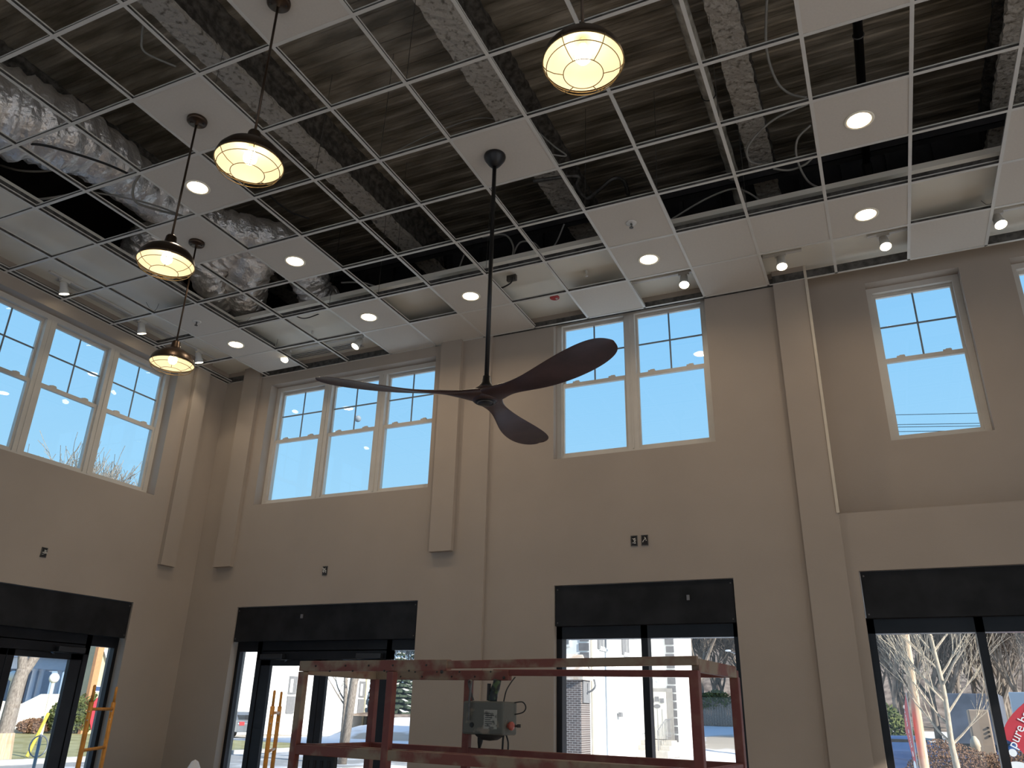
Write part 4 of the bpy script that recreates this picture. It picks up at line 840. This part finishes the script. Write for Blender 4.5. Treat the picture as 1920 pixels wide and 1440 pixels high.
# ------------------------------------------------------------------ utility poles, lamp, wires
def pole(label, pts, r, name='utility_pole', m=M_pole):
    b = Vector(pts[0]); o = MB(lambda p: p - b).tube(pts, [r * (1.1 - 0.25 * i / (len(pts) - 1)) for i in range(len(pts))], 16).build(name, m, smooth=True); o.location = b
    return tag(o, label, 'pole')
pole('pale wooden utility pole beside the young street tree', [(5.20, 11, -0.12), (5.11, 11, 0.9), (5.14, 11, 3.3), (5.15, 11, 9.5)], 0.085)
pole('wooden utility pole seen between the lift posts', [(-12.95, 18, -0.12), (-12.75, 18, 2.8), (-12.5, 18, 9)], 0.15, m=M_barkg)
for i, (zz, dz) in enumerate(((12.62, -.34), (12.22, -.30), (12.12, -.27), (11.94, -.22))):
    P = [(4.25 + 8 * k, 25, zz + (6.25 - (4.25 + 8 * k)) * 0.108) for k in range(6)]
    o = MB(lambda p, b=Vector(P[0]): p - b).tube(P, 0.012, 5).build('power_line', M_black); o.location = P[0]
    tag(o, ['topmost power line crossing the single window beside the pilaster', 'second power line from the top in the single window', 'third power line from the top in the single window', 'lowest power line crossing the single window'][i], 'power line')
pole('wooden utility pole carrying the power lines, hidden by the pilaster', [(4.25, 25.1, -0.12), (4.25, 25.1, 5), (4.25, 25.1, 13.2)], 0.13)
sl = thing('street_lamp', 'street lamp arm in front of the wood at the right edge of the shop window', 'street lamp', (-3.057, 40.000, 0.405))
b = Vector(sl.location); a = Vector((-3.427, 40.000, 5.122)) - b; t = Vector((-2.894, 40.000, 4.894)) - b
m = MB(); m.tube([(0, 0, -1), t, t + Vector((0, 0, 2))], 0.10, 8); m.build('post', M_barkg, sl)
m = MB(); m.tube([t, a], 0.03, 6); m.tube([t + Vector((0, 0, -0.7)), a + Vector((-0.9, 0, -1.0))], 0.02, 6); m.build('arm', M_carg, sl)
MB().ball(a, 0.11, 12, (1.6, 1, .5)).build('lamp_shade', M_carw, sl, smooth=True)

# ------------------------------------------------------------------ white house seen through the shop window
H = thing('house', 'white stuccoed house with grey quoins, entrance steps and a brick bay', 'house', (-8, 26, -0.12))
hb = Vector((-8, 26, -0.12)); hf = lambda p: p - hb
m = MB(hf); m.box((-14, 25.8, -0.1), (-6.6, 40, 8.5)); m.box((-14, 34.0, -0.1), (-5.0, 37.9, 8.5)); m.build('wall', M_stucco, H)
MB(hf).box((-14.5, 25.2, 8.5), (-4.6, 40.4, 8.8)).build('roof', M_trimg, H)
for cx, cy in ((-6.6, 25.8), (-5.0, 34.0)):
    z = 0.55 if cy > 30 else 3.4; k = 0; m = MB(hf)
    while z < 8.3:
        w_ = 0.46 if k % 2 == 0 else 0.42; m.box((cx - w_, cy - 0.03, z), (cx - 0.02, cy, z + 0.30)); z += 0.37; k += 1
    m.build('quoin', M_quoin, H)
m = MB(hf); m.box((-6.59, 25.9, -0.1), (-6.56, 26.1, 8.4)); m.box((-6.60, 33.9, 0.6), (-6.42, 33.96, 4.9)); m.box((-6.60, 33.86, 4.9), (-6.50, 33.96, 8.4)); m.build('downpipe', mat('downpipe', (0.42, 0.38, 0.33, 1), 0.7), H)
def hwin(a, b, fr=0.06):
    a, b = Vector(a), Vector(b); w_ = MB(hf).box(a, b).build('window', M_trimg, H)
    return w_
for y0, y1 in ((27.1, 28.0), (30.6, 31.5)):
    w_ = MB(hf); w_.box((-6.62, y0, 4.35), (-6.56, y1, 6.2)); w_.box((-6.62, y0 - 0.08, 4.25), (-6.50, y1 + 0.08, 4.35)); wo = w_.build('window', M_stucco, H)
    w_ = MB(hf); w_.box((-6.565, y0 + 0.08, 4.42), (-6.55, (y0 + y1) / 2 - 0.03, 6.12)); w_.box((-6.565, (y0 + y1) / 2 + 0.03, 4.42), (-6.55, y1 - 0.08, 6.12)); w_.build('pane', M_trimg, wo)
    w_ = MB(hf); w_.box((-6.60, y0 - 0.3, 4.3), (-6.53, y0 - 0.02, 6.2)); w_.build('shutter', M_trimg, H)
w_ = MB(hf); w_.box((-7.95, 25.75, 4.3), (-7.45, 25.81, 6.2)); wo = w_.build('window', M_stucco, H); MB(hf).box((-7.9, 25.73, 4.4), (-7.5, 25.75, 6.1)).build('pane', M_trimg, wo)
# entrance
MB(hf).box((-6.58, 33.93, 0.62), (-5.20, 34.0, 2.95)).build('door_surround', mat('door_surround', (0.34, 0.32, 0.30, 1), 0.7), H)
dr = MB(hf).box((-6.42, 33.88, 0.66), (-5.52, 33.93, 2.78)).build('front_door', mat('door_paint', (0.62, 0.60, 0.56, 1), 0.6, noise=0.02), H)
m = MB(hf)
for k in range(3): m.box((-6.32 + 0.25 * k, 33.86, 2.28 + 0.06 * (k == 1)), (-6.12 + 0.25 * k, 33.88, 2.48 + 0.08 * (k == 1)))
for x in (-6.2, -5.97, -5.74): m.box((x, 33.872, 0.8), (x + 0.012, 33.88, 2.0))
m.build('door_light', M_trimg, dr)
MB(lambda p: Vector((-5.97 + p.x, 33.87 + p.z * 0.2, 2.12 + p.y * 0.55)) - hb).lathe([(0.001, -.05), (0.15, -.05), (0.17, 0), (0.15, .02)], n=20).build('wreath', M_trimg, dr)
m = MB(hf); m.box((-7.3, 32.9, -0.1), (-5.1, 34, 0.62)); m.box((-7.45, 32.5, -0.1), (-5.1, 32.9, 0.40)); m.box((-7.55, 32.1, -0.1), (-5.1, 32.5, 0.2)); m.build('step', mat('step_stone', (0.55, 0.51, 0.46, 1), 0.8), H)
m = MB(hf); P0 = Vector((-5.35, 33.95, 1.55)); P1 = Vector((-5.35, 33.0, 1.55)); P2 = Vector((-5.55, 32.2, 1.05))
m.tube([P0, P1, P2, P2 - Vector((0, 0, 1.0))], 0.022, 6); m.tube([P1 - Vector((0, 0, .75)), P0 - Vector((0, 0, .75))], 0.018, 6)
for k in range(8): q = P1.lerp(P0, k / 7); m.tube([q, q - Vector((0, 0, .9))], 0.012, 5)
for k in range(4): q = P1.lerp(P2, (k + 1) / 5); m.tube([q, q - Vector((0, 0, .9))], 0.012, 5)
m.build('railing', M_trimg, H)
m = MB(hf); m.box((-6.02, 33.84, 3.35), (-5.82, 34, 3.45)); m.ball((-5.92, 33.86, 3.28), 0.09, 10); m.build('porch_light', M_carw, H)
# brick bay
m = MB(hf); m.box((-10.5, 24.75, -0.1), (-6.62, 25.8, 3.0)); m.build('brick_bay', M_brick, H)
m = MB(hf); m.quad([(-10.7, 24.6, 3.12), (-6.5, 24.6, 3.12), (-6.9, 25.8, 4.0), (-10.7, 25.8, 4.0)]); m.quad([(-6.5, 24.6, 3.12), (-6.5, 25.8, 3.12), (-6.9, 25.8, 4.0)]); m.box((-10.7, 24.6, 2.95), (-6.48, 25.8, 3.12)); m.build('bay_roof', mat('roof_tan', (0.55, 0.42, 0.32, 1), 0.8, scale=4, col2=(0.75, 0.7, 0.64, 1)), H)
m = MB(hf); m.box((-8.35, 24.70, 0.55), (-7.42, 24.75, 2.45)); wo = m.build('bay_window', M_trimg, H)
m = MB(hf)
for k in range(9):
    z = 0.75 + 0.18 * k
    m.bar((-8.3, 24.69, z), (-7.47, 24.69, z + 0.16), 0.02, 0.03); m.bar((-8.3, 24.69, z + 0.16), (-7.47, 24.69, z), 0.02, 0.03)
m.build('lattice', M_stucco, wo)
m = MB(hf); m.box((-6.61, 24.9, 2.1), (-6.56, 25.7, 2.95)); m.build('bay_panel', M_trimg, H)
m = MB(hf); m.tube(smoothpts([(-6.5, 25.3, 2.5), (-6.3, 25.3, 2.6), (-6.2, 25.3, 2.75), (-6.25, 25.3, 3.0)], 4), 0.04, 6); m.box((-6.52, 29.3, 1.6), (-6.40, 29.6, 1.8)); m.build('bracket', M_trimg, H)

# fence with hedge
fz = 1.05
F_ = thing('picket_fence', 'weathered grey board fence topped by ivy behind the white house', 'fence', (-8, 49.2, fz))
for k in range(44):
    x = -4.2 + k * 0.17; MB().box((x, 0, 0.0), (x + 0.15, 0.03, 1.75 + 0.05 * math.sin(k * 2.3))).build('board', M_barkg, F_)
MB().box((-4.2, 0.03, 1.3), (3.3, 0.07, 1.4)).build('fence_rail', M_barkg, F_)
def foliage(name, label, cat, loc, size, m, n, seed, leaf=0.10, kind=None, stalk=True):
    rnd = random.Random(seed); root = thing(name, label, cat, loc); mb = MB()
    for i in range(n):
        while True:
            q = Vector((rnd.uniform(-1, 1), rnd.uniform(-1, 1), rnd.uniform(-1, 1)))
            if 0.35 < q.length < 1: break
        c = Vector((q.x * size[0], q.y * size[1], size[2] + q.z * size[2])) * 1.0; c.z *= 1 + 0.12 * math.sin(c.x * 3 + seed)
        a = Vector((rnd.uniform(-1, 1), rnd.uniform(-1, 1), rnd.uniform(-1, 1))).normalized() * leaf; b = a.orthogonal().normalized() * leaf * 0.5
        nn = a.cross(b).normalized() * leaf * .03
        mb.obox(c, a * .6, b * .6, nn)
    f = mb.build('leaves', m, root)
    m2 = MB()
    for i in range(7): m2.tube([(0.15 * size[0] * (i - 3), 0, -0.05), (0.22 * size[0] * (i - 3), 0, size[2] * 1.1)], 0.02, 5)
    m2.build('stems', M_barkg, root)
    return root
foliage('ivy_hedge', 'green ivy hedge spilling over the grey board fence', 'hedge', (-7.6, 49.5, 2.05), (3.9, .5, .62), M_bush, 3800, 3, 0.13)
foliage('brown_hedge', 'reddish brown leafless hedge below the young street tree', 'hedge', (6.2, 14.0, -0.12), (1.5, 0.8, 0.72), M_brown, 14000, 4, 0.035)
foliage('green_shrub', 'dark green shrubbery behind the parked trucks', 'shrub', (10.6, 33.0, -0.1), (1.5, 0.7, 1.3), M_bush, 3000, 6, 0.12)
foliage('green_shrub', 'dark shrub left of the pale utility pole', 'shrub', (4.3, 27.0, -0.1), (1.1, 0.7, 1.1), M_bush, 3000, 8, 0.1)
# evergreens
def conifer(label, loc, h, seed):
    rnd = random.Random(seed); r_ = thing('evergreen_tree', label, 'tree', loc, 'dark evergreens behind the white commercial building'); mb = MB(); sn = MB()
    for k in range(16):
        z = h * (0.06 + 0.058 * k); R_ = h * 0.30 * (1 - z / h) + 0.1
        for j in range(16):
            a = j * 6.283 / 16 + rnd.uniform(-.2, .2); d = Vector((math.cos(a), math.sin(a), 0)); s = Vector((-d.y, d.x, 0)); L = R_ * rnd.uniform(.75, 1.15)
            mb.obox(Vector((0, 0, z)) + d * L / 2 - Vector((0, 0, L * .12)), d * L / 2 - Vector((0, 0, L * .14)), s * L * .16, Vector((0, 0, h * 0.012)))
            if rnd.random() < .45: sn.obox(Vector((0, 0, z + h * .016)) + d * L * .7 - Vector((0, 0, L * .2)), d * L * .25 - Vector((0, 0, L * .07)), s * L * .1, Vector((0, 0, h * 0.003)))
    mb.build('needles', M_ever, r_); sn.build('snow_load', M_stucco, r_); MB().tube([(0, 0, 0), (0, 0, h * .95)], [h * .02, 0.02], 8).build('trunk', M_barkd, r_)
conifer('dark snow-dusted evergreen just right of the white commercial building', ((-35.965, 55.000, 0.604)[0], 55, 0.3), 7.5, 1)
conifer('dark snow-dusted evergreen seen in the narrow right pane of the back double door', ((-32.266, 52.000, 0.701)[0], 52, 0.3), 6.5, 2)
conifer('dark evergreen at the right side of the narrow right pane', ((-31.827, 54.000, 0.710)[0], 54, 0.3), 7.0, 3)

# ------------------------------------------------------------------ white commercial building
B = thing('commercial_building', 'long plain white commercial building beyond the car park', 'building', (-36, 40, -0.12)); bb = Vector((-36, 40, -0.12)); bf = lambda p: p - bb
MB(bf).box((-41, 29, -0.1), (-35, 51.9, 10.0)).build('wall', M_stucco, B)
MB(bf).box((-41.2, 28.8, 10.0), (-34.8, 52.1, 10.3)).build('roof', M_trimg, B)
M_cream = mat('cream_pipe', (0.50, 0.46, 0.34, 1), 0.8)
for y in (31.0, 35.6, 44.6, 51.2): MB(bf).box((-35.0, y, 0.2), (-34.85, y + 0.13, 10.0)).build('downpipe', M_cream, B)
for y in (41.6, 50.4):
    w_ = MB(bf); w_.box((-35.0, y, 2.55), (-34.92, y + 0.85, 3.75)); wo = w_.build('window', M_trimg, B)
    MB(bf).box((-34.93, y + 0.12, 2.65), (-34.90, y + 0.4, 3.55)).build('pane', M_stucco, wo)
    MB(bf).box((-35.0, y, 1.25), (-34.92, y + 0.85, 2.4)).build('wall_panel', M_trimg, B)
# silver car
def car(label, loc, rz, m, L=4.5, W=1.8, Hh=1.5, name='parked_car'):
    r_ = thing(name, label, 'car', loc, rz=rz)
    pr_ = [(-L / 2, 0.35), (-L / 2, 0.85), (-L / 2 + 0.1, 0.95), (-L * .42, 1.0), (-L * .30, Hh - 0.03), (L * .08, Hh), (L * .24, 1.0), (L * .46, 0.85), (L / 2, 0.7), (L / 2, 0.35)]
    mb = MB(); A = [mb.bm.verts.new((x, -W / 2 + (0.12 if z > 1.1 else 0), z)) for x, z in pr_]; Bv = [mb.bm.verts.new((x, W / 2 - (0.12 if z > 1.1 else 0), z)) for x, z in pr_]
    mb.bm.faces.new(A); mb.bm.faces.new(Bv[::-1])
    for i in range(len(pr_)): j = (i + 1) % len(pr_); mb.bm.faces.new((A[i], A[j], Bv[j], Bv[i]))
    mb.build('body', m, r_, bevel=0.05)
    g_ = MB()
    for s in (-1, 1): g_.box((-L * .27, s * (W / 2 - 0.075) - 0.01, 1.04), (L * .12, s * (W / 2 - 0.075) + 0.01, Hh - 0.1))
    g_.quad([(-L * .415, -W * .38, 1.04), (-L * .415, W * .38, 1.04), (-L * .31, W * .36, Hh - 0.08), (-L * .31, -W * .36, Hh - 0.08)])
    g_.build('car_window', M_dark, r_)
    for s in (-1, 1): MB().box((-L / 2 - 0.02, s * W * .36 - 0.16, 0.72), (-L / 2 + 0.05, s * W * .36 + 0.16, 0.92)).build('tail_light', mat('tail_red', (0.6, 0.05, 0.05, 1), 0.3), r_)
    for x in (-L * .31, L * .31):
        for s in (-1, 1): MB(lambda p, a=x, b=s * (W / 2 - 0.08): Vector((p.x + a, p.z + b, p.y + 0.33))).lathe([(0.001, -.1), (0.22, -.1), (0.33, -.08), (0.33, .08), (0.22, .1), (0.001, .1)], n=20).build('wheel', M_dark, r_)
    return r_
car('silver car parked before the white commercial building, partly behind the door frame', (-34.5 + 1.6, 34.3, -0.12), math.radians(160), M_carg)
# ------------------------------------------------------------------ vehicles and box behind the hedge on the right
car('blue car parked behind the tan box at the right', (9.4, 25.6, -0.12), math.radians(8), M_carb, 4.6, 1.9, 1.45)
car('dark car parked left of the pale utility pole', (4.9, 24.0, -0.12), math.radians(5), M_carb, 4.2, 1.8, 1.4)
def truck(label, loc, rz, m1):
    r_ = thing('box_truck', label, 'truck', loc, rz=rz); MB().box((-2.6, -1.1, 0.7), (1.4, 1.1, 2.9)).build('cargo_box', m1, r_, bevel=0.04)
    cbm = MB().box((1.45, -1.0, 0.5), (3.0, 1.0, 2.1)).build('cab', M_carw, r_, bevel=0.12); MB().box((2.95, -0.85, 1.3), (3.02, 0.85, 1.95)).build('windscreen', M_dark, cbm)
    MB().box((1.7, -1.02, 1.3), (2.6, 1.02, 1.9)).build('side_window', M_dark, cbm); MB().box((-2.6, -0.9, 0.45), (2.9, 0.9, 0.7)).build('chassis', M_dark, r_)
    for x in (-1.6, 2.2):
        for s in (-1, 1): MB(lambda p, a=x, b=s * 0.92: Vector((p.x + a, p.z + b, p.y + 0.42))).lathe([(0.001, -.12), (0.3, -.12), (0.42, -.1), (0.42, .1), (0.3, .12), (0.001, .12)], n=20).build('wheel', M_dark, r_)
truck('white box truck parked behind the young street tree', (8.35, 41.0, 0.1), math.radians(82), mat('truck_paint', (0.10, 0.11, 0.14, 1), 0.5, noise=0.2, scale=1.5))
truck('white truck nearer the red flag at the right edge', (10.6, 30.5, -0.12), math.radians(65), M_carw)
ub = thing('utility_box', 'tan utility cabinet between the street tree and the blue car', 'cabinet', (6.72, 19.0, -0.12))
M_tan = mat('tan_paint', (0.36, 0.27, 0.20, 1), 0.7, noise=0.05)
bx = MB().box((-0.24, -0.3, 0), (0.24, 0.3, 2.16)).build('cabinet_body', M_tan, ub, bevel=0.03); MB().box((-0.2, -0.33, 0.15), (0.2, -0.3, 1.3)).build('cabinet_door', M_tan, bx); 
m = MB()
for k in range(3): m.box((0.14, -0.33, 1.5 + k * 0.1), (0.18, -0.30, 1.54 + k * 0.1))
m.build('vent_hole', M_dark, bx)
bo = MB().lathe([(0.001, 0), (0.10, 0), (0.10, 0.9), (0.12, 0.92), (0.10, 1.05), (0.04, 1.15), (0.001, 1.16)], n=16).build('bollard', mat('bollard_cream', (0.55, 0.45, 0.33, 1), 0.7), smooth=True); bo.location = (6.42, 17.3, 0.25)
tag(bo, 'pale cream bollard in front of the tan utility cabinet', 'bollard')
bo2 = bo  # stands on the low bank of the hedge bed
bed = tag(MB().box((3.5, 12.5, -0.12), (9.5, 18.2, 0.25)).build('planting_bed', mat('mulch', (0.16, 0.10, 0.06, 1), 0.9, noise=0.3)), 'brown mulched planting bed under the hedge', 'planting bed', kind='structure')

# ------------------------------------------------------------------ feather flags
def feather(label, base, zb, zt, wd, ux, text=None, outer=0):
    r_ = thing('feather_flag', label, 'flag', base); u = Vector(ux).normalized(); nrm = Vector((-u.y, u.x, 0))
    hgt = zt - zb; out = []
    for k in range(25):
        t = k / 24; out.append((wd * min(1, 0.28 + 1.25 * t) if t < 0.5 else wd * max(0.02, 1 - ((t - 0.5) / 0.5) ** 1.75), zb + hgt * t))
    m = MB()
    for s in (-1, 1):
        vs_ = [m.bm.verts.new(nrm * 0.004 * s + Vector((0, 0, z))) for _, z in out] ; ws = [m.bm.verts.new(nrm * 0.004 * s + u * w_ + Vector((0, 0, z))) for w_, z in out]
        for k in range(24): m.bm.faces.new((vs_[k], ws[k], ws[k + 1], vs_[k + 1]))
    cl = m.build('flag_cloth', M_flag, r_)
    MB().tube([(0, 0, 0), (0, 0, zt)], [0.016, 0.008], 8).build('flag_pole', M_carg, r_)
    MB().box((-0.25, -0.25, 0), (0.25, 0.25, 0.03)).build('flag_base', M_dark, r_)
    if text:
        cu = bpy.data.curves.new('lettering', 'FONT'); cu.body = text; cu.size = 0.175; cu.extrude = 0.002; cu.align_x = 'LEFT'; cu.align_y = 'CENTER'
        to = bpy.data.objects.new('lettering_tmp', cu); C.objects.link(to); bpy.context.view_layer.update()
        me = bpy.data.meshes.new_from_object(to); bpy.data.objects.remove(to)
        o = bpy.data.objects.new('lettering', me); C.objects.link(o); o.parent = cl; me.materials.append(M_stucco)
        x_ax = Vector((0, 0, 1)) * 0.9 + u * (-0.52 if outer else 0.22); x_ax.normalize(); n_ = -nrm if nrm.y > 0 else nrm; y_ax = n_.cross(x_ax)
        Mx = Matrix((x_ax, y_ax, n_)).transposed().to_4x4(); Mx.translation = u * (wd * (0.90 if outer else 0.36)) + Vector((0, 0, (1.40 if outer else 1.25) + 0.12)) + n_ * 0.008
        o.matrix_local = Mx
        c = u * wd * (0.90 if outer else 0.33) + Vector((0, 0, (1.33 if outer else 1.15) + 0.12)) + n_ * 0.006
        m = MB(); m.obox(c, u * .001, Vector((0, 0, .001)), n_ * .001)
        for k in range(24):
            a0, a1 = 2 * math.pi * k / 24, 2 * math.pi * (k + 1) / 24; m.quad([c, c + (u * math.cos(a0) + Vector((0, 0, math.sin(a0)))) * 0.05, c + (u * math.cos(a1) + Vector((0, 0, math.sin(a1)))) * 0.05])
            q = c - Vector((0, 0, 0.20)) - u * 0.02
            m.quad([q, q + (u * math.cos(a0) * 1.7 + Vector((0, 0, math.sin(a0)))) * 0.09, q + (u * math.cos(a1) * 1.7 + Vector((0, 0, math.sin(a1)))) * 0.09])
        m.build('dot_mark', M_stucco, cl)
    return r_
feather('red feather flag with white lettering at the right edge, outside the shop window', (6.98, 7.0, -0.12), 0.85, 2.42, 0.86, (-1, 0, 0), 'pure barre', 1)
feather('red feather flag seen edge-on beside the pale utility pole', (4.99, 10.4, -0.12), 0.95, 2.32, 0.75, (-0.14, 0.99, 0), 'pure barre')

# ------------------------------------------------------------------ columned house beyond the left door
Hc = thing('columned_house', 'white house with columned porch seen through the left black door', 'house', (-27, 16, 0)); hb2 = Vector((-27, 16, 0)); hf = lambda p: p - hb2
M_porch = mat('porch_white', (0.50, 0.52, 0.56, 1), 0.7, noise=0.03)
MB(hf).box((-62, 20, 0), (-53.4, 36.5, 10)).build('wall', mat('siding_grey', (0.36, 0.40, 0.46, 1), 0.8, noise=0.05), Hc)
m = MB(hf); m.box((-53.4, 32.2, 3.75), (-49.8, 35.6, 4.5)); m.quad([(-49.6, 31.9, 4.5), (-49.6, 35.9, 4.5), (-49.6, 33.9, 5.6)]); m.quad([(-49.6, 31.9, 4.5), (-53.4, 31.9, 4.5), (-53.4, 33.9, 5.6), (-49.6, 33.9, 5.6)]); m.quad([(-49.6, 35.9, 4.5), (-53.4, 35.9, 4.5), (-53.4, 33.9, 5.6), (-49.6, 33.9, 5.6)]); m.build('portico', M_porch, Hc)
for y in (32.7, 33.25, 34.7, 35.25): MB(lambda p, a=y: Vector((p.x - 50.1, p.y + a, p.z)) - hb2).lathe([(0.22, 1.4), (0.22, 1.5), (0.17, 1.55), (0.15, 3.6), (0.2, 3.65), (0.22, 3.76)], n=16).build('column', M_porch, Hc, smooth=True)
MB(hf).box((-53.45, 33.5, 1.4), (-53.3, 34.6, 3.7)).build('porch_door', mat('door_brown', (0.20, 0.09, 0.06, 1), 0.6), Hc)
m = MB(hf); m.box((-53.4, 32.2, 0), (-49.8, 35.6, 1.4)); m.build('porch_base', M_porch, Hc)
M_rwall = mat('cream_wall', (0.78, 0.72, 0.60, 1), 0.8, noise=0.02)
m = MB(hf)
v = [(-40, 21.0, 0.0), (-40, 27.4, 0.0), (-40, 27.4, 2.08), (-40, 26.3, 2.05), (-40, 25.2, 1.5), (-40, 21.0, 1.95)]; v2 = [(x - 0.25, y, z) for x, y, z in v]
m.quad(v); m.quad(v2)
for i in range(6): j = (i + 1) % 6; m.quad([v[i], v[j], v2[j], v2[i]])
m.build('ramp_wall', M_rwall, Hc)
# second house at the right of it, seen in the side pane
H2 = thing('cream_house', 'cream sided house with brown corner board seen in the narrow pane beside the scaffold', 'house', (-40, 27, 0)); hb3 = Vector((-40, 27, 0)); hf3 = lambda p: p - hb3
MB(hf3).box((-40, 27.9, 0), (-38, 28.95, 9)).build('wall', mat('cream_siding', (0.45, 0.42, 0.30, 1), 0.8, noise=0.06), H2)
MB(hf3).box((-38.05, 27.5, 0), (-37.8, 27.9, 9)).build('corner_board', mat('board_rust', (0.48, 0.24, 0.12, 1), 0.8), H2)
m = MB(hf3); m.bar((-37.9, 28.0, 4.6), (-37.9, 28.9, 3.2), 0.2, 0.25); m.build('stair_rail', M_porch, H2)
# street furniture on the left
for y_, lab in (((-22.000, 11.648, 2.348)[1], 'white globe lamp at the left edge of the left door glass'), ((-22.000, 13.161, 2.394)[1], 'white globe lamp in front of the columned porch')):
    zc = 2.42
    r_ = thing('globe_lamp', lab, 'lamp post', (-22, y_, 0.02)); MB().tube([(0, 0, 0), (0, 0, zc - 0.15)], 0.05, 8).build('lamp_post', M_rwall, r_); MB().ball((0, 0, zc), 0.17, 14).build('globe', M_stucco, r_, smooth=True)
t = thing('bare_tree', 'thick forked grey tree trunk seen through the left door', 'tree', ((-19.900, 10.778, 0.311)[0] - 0.6, (-19.900, 10.778, 0.311)[1], 0.0))
m = MB(); m.tube(smoothpts([(0, 0, -0.1), (0.02, 0.0, 0.9), (0, 0.04, 2.0), (0, 0.1, 2.6)], 5), [0.25 - 0.004 * i for i in range(16)], 12); m.tube(smoothpts([(0, 0.08, 2.5), (0, -0.08, 3.3), (0, -0.2, 4.4), (0, -0.1, 6)], 4), 0.14, 10); m.tube(smoothpts([(0, 0.1, 2.4), (0, 0.5, 3.3), (0, 0.7, 4.5), (0, 0.8, 6)], 4), 0.15, 10); m.build('trunk', M_barkg, t, smooth=True)
MB().tube([(0, 0, -0.1), (0, -0.02, 0.75)], [0.36, 0.30], 10).build('trunk_guard', M_pole, t)
m = MB(); rnd = random.Random(31)
for q in ((0, -.1, 5.8), (0, .8, 5.8)):
    for k in range(3): grow(m, Vector(q), Vector((rnd.uniform(-.5, .5), rnd.uniform(-.5, .5), 1)).normalized(), 1.8, 0.1, 3, rnd, 5, rmin=0.01)
m.build('branches', M_barkg, t)
foliage('round_shrub', 'rounded green shrub in front of the cream ramp wall', 'shrub', (-38.2, (-38.200, 26.635, 0.442)[1], 0.0), (1.0, 0.85, 1.0), M_bush, 2600, 12, 0.12)
foliage('round_shrub', 'yellow-brown shrub behind the dark door stile on the left', 'shrub', (-38.2, (-38.200, 27.777, 0.438)[1], 0.0), (1.0, 0.7, 1.05), M_bush, 2200, 13, 0.12)
foliage('low_brush', 'low russet brush at the foot of the ramp wall', 'shrub', (-39.0, (-39.000, 25.461, 0.425)[1], 0.0), (0.5, 1.1, 0.36), M_brown, 1800, 14, 0.09)
gp = (-21.000, 12.356, 1.191); o = MB().tube([(0, -0.28, 0), (0, 0.14, 1.3)], 0.05, 8).build('guy_guard', mat('guard_yellow', (0.65, 0.50, 0.05, 1), 0.6)); o.location = (gp[0], gp[1], 0.02); tag(o, 'yellow plastic guard on a slanting guy wire in front of the ramp wall', 'guy guard')
rk = thing('bike_rack', 'grey ring bike rack on a post seen through the left door', 'bike rack', (-9.0, (-9.000, 3.375, 0.953)[1], -0.12))
m = MB(); m.tube([(0, 0, 0), (0, 0, 1.24)], 0.028, 10); m.ball((0, 0, 1.24), 0.03, 10); m.build('rack_post', M_carg, rk, smooth=True); MB().ring((0, 0.0, 1.08), 0.17, 0.012, 32, 8, (1, 0, 0)).build('rack_ring', M_carg, rk, smooth=True)
sg = thing('street_sign', 'small blue and white street sign behind the orange scaffold post', 'sign', (-24.0, (-24.000, 17.064, 0.659)[1], 0.02)); zs_ = (-24.000, 16.673, 2.153)[2]
MB().tube([(-0.03, 0.05, 0), (-0.03, 0.05, zs_)], 0.03, 6).build('sign_post', M_carg, sg); pl = MB().box((-0.01, -0.55, zs_ - 0.11), (0.01, 0.45, zs_ + 0.13)).build('sign_plate', M_stucco, sg)
m = MB(); m.box((0.01, -0.5, zs_ - 0.07), (0.014, -0.1, zs_ + 0.09)); m.box((0.01, 0.05, zs_ - 0.07), (0.014, 0.38, zs_ + 0.09)); m.build('sign_print', M_carb, pl)
p = (-14.000, 8.627, 0.895); feather('red feather flag seen in the narrow pane behind the orange scaffold post', (-14, p[1] + 0.22, -0.12), 0.75, 2.25, 0.6, (0.1, -1, 0))
# ------------------------------------------------------------------ moon
mo = MB().ball((0, 0, 0), 2.9, 32).build('moon', mat('moon_rock', (0.22, 0.23, 0.25, 1), 1.0, noise=0.15, scale=0.3), smooth=True)
mo.location = (4.86 - 0.563 * 700, -7.05 + 0.757 * 700, 1.7 + 0.332 * 700); tag(mo, 'pale daytime moon in the middle pane of the triple back window', 'moon')
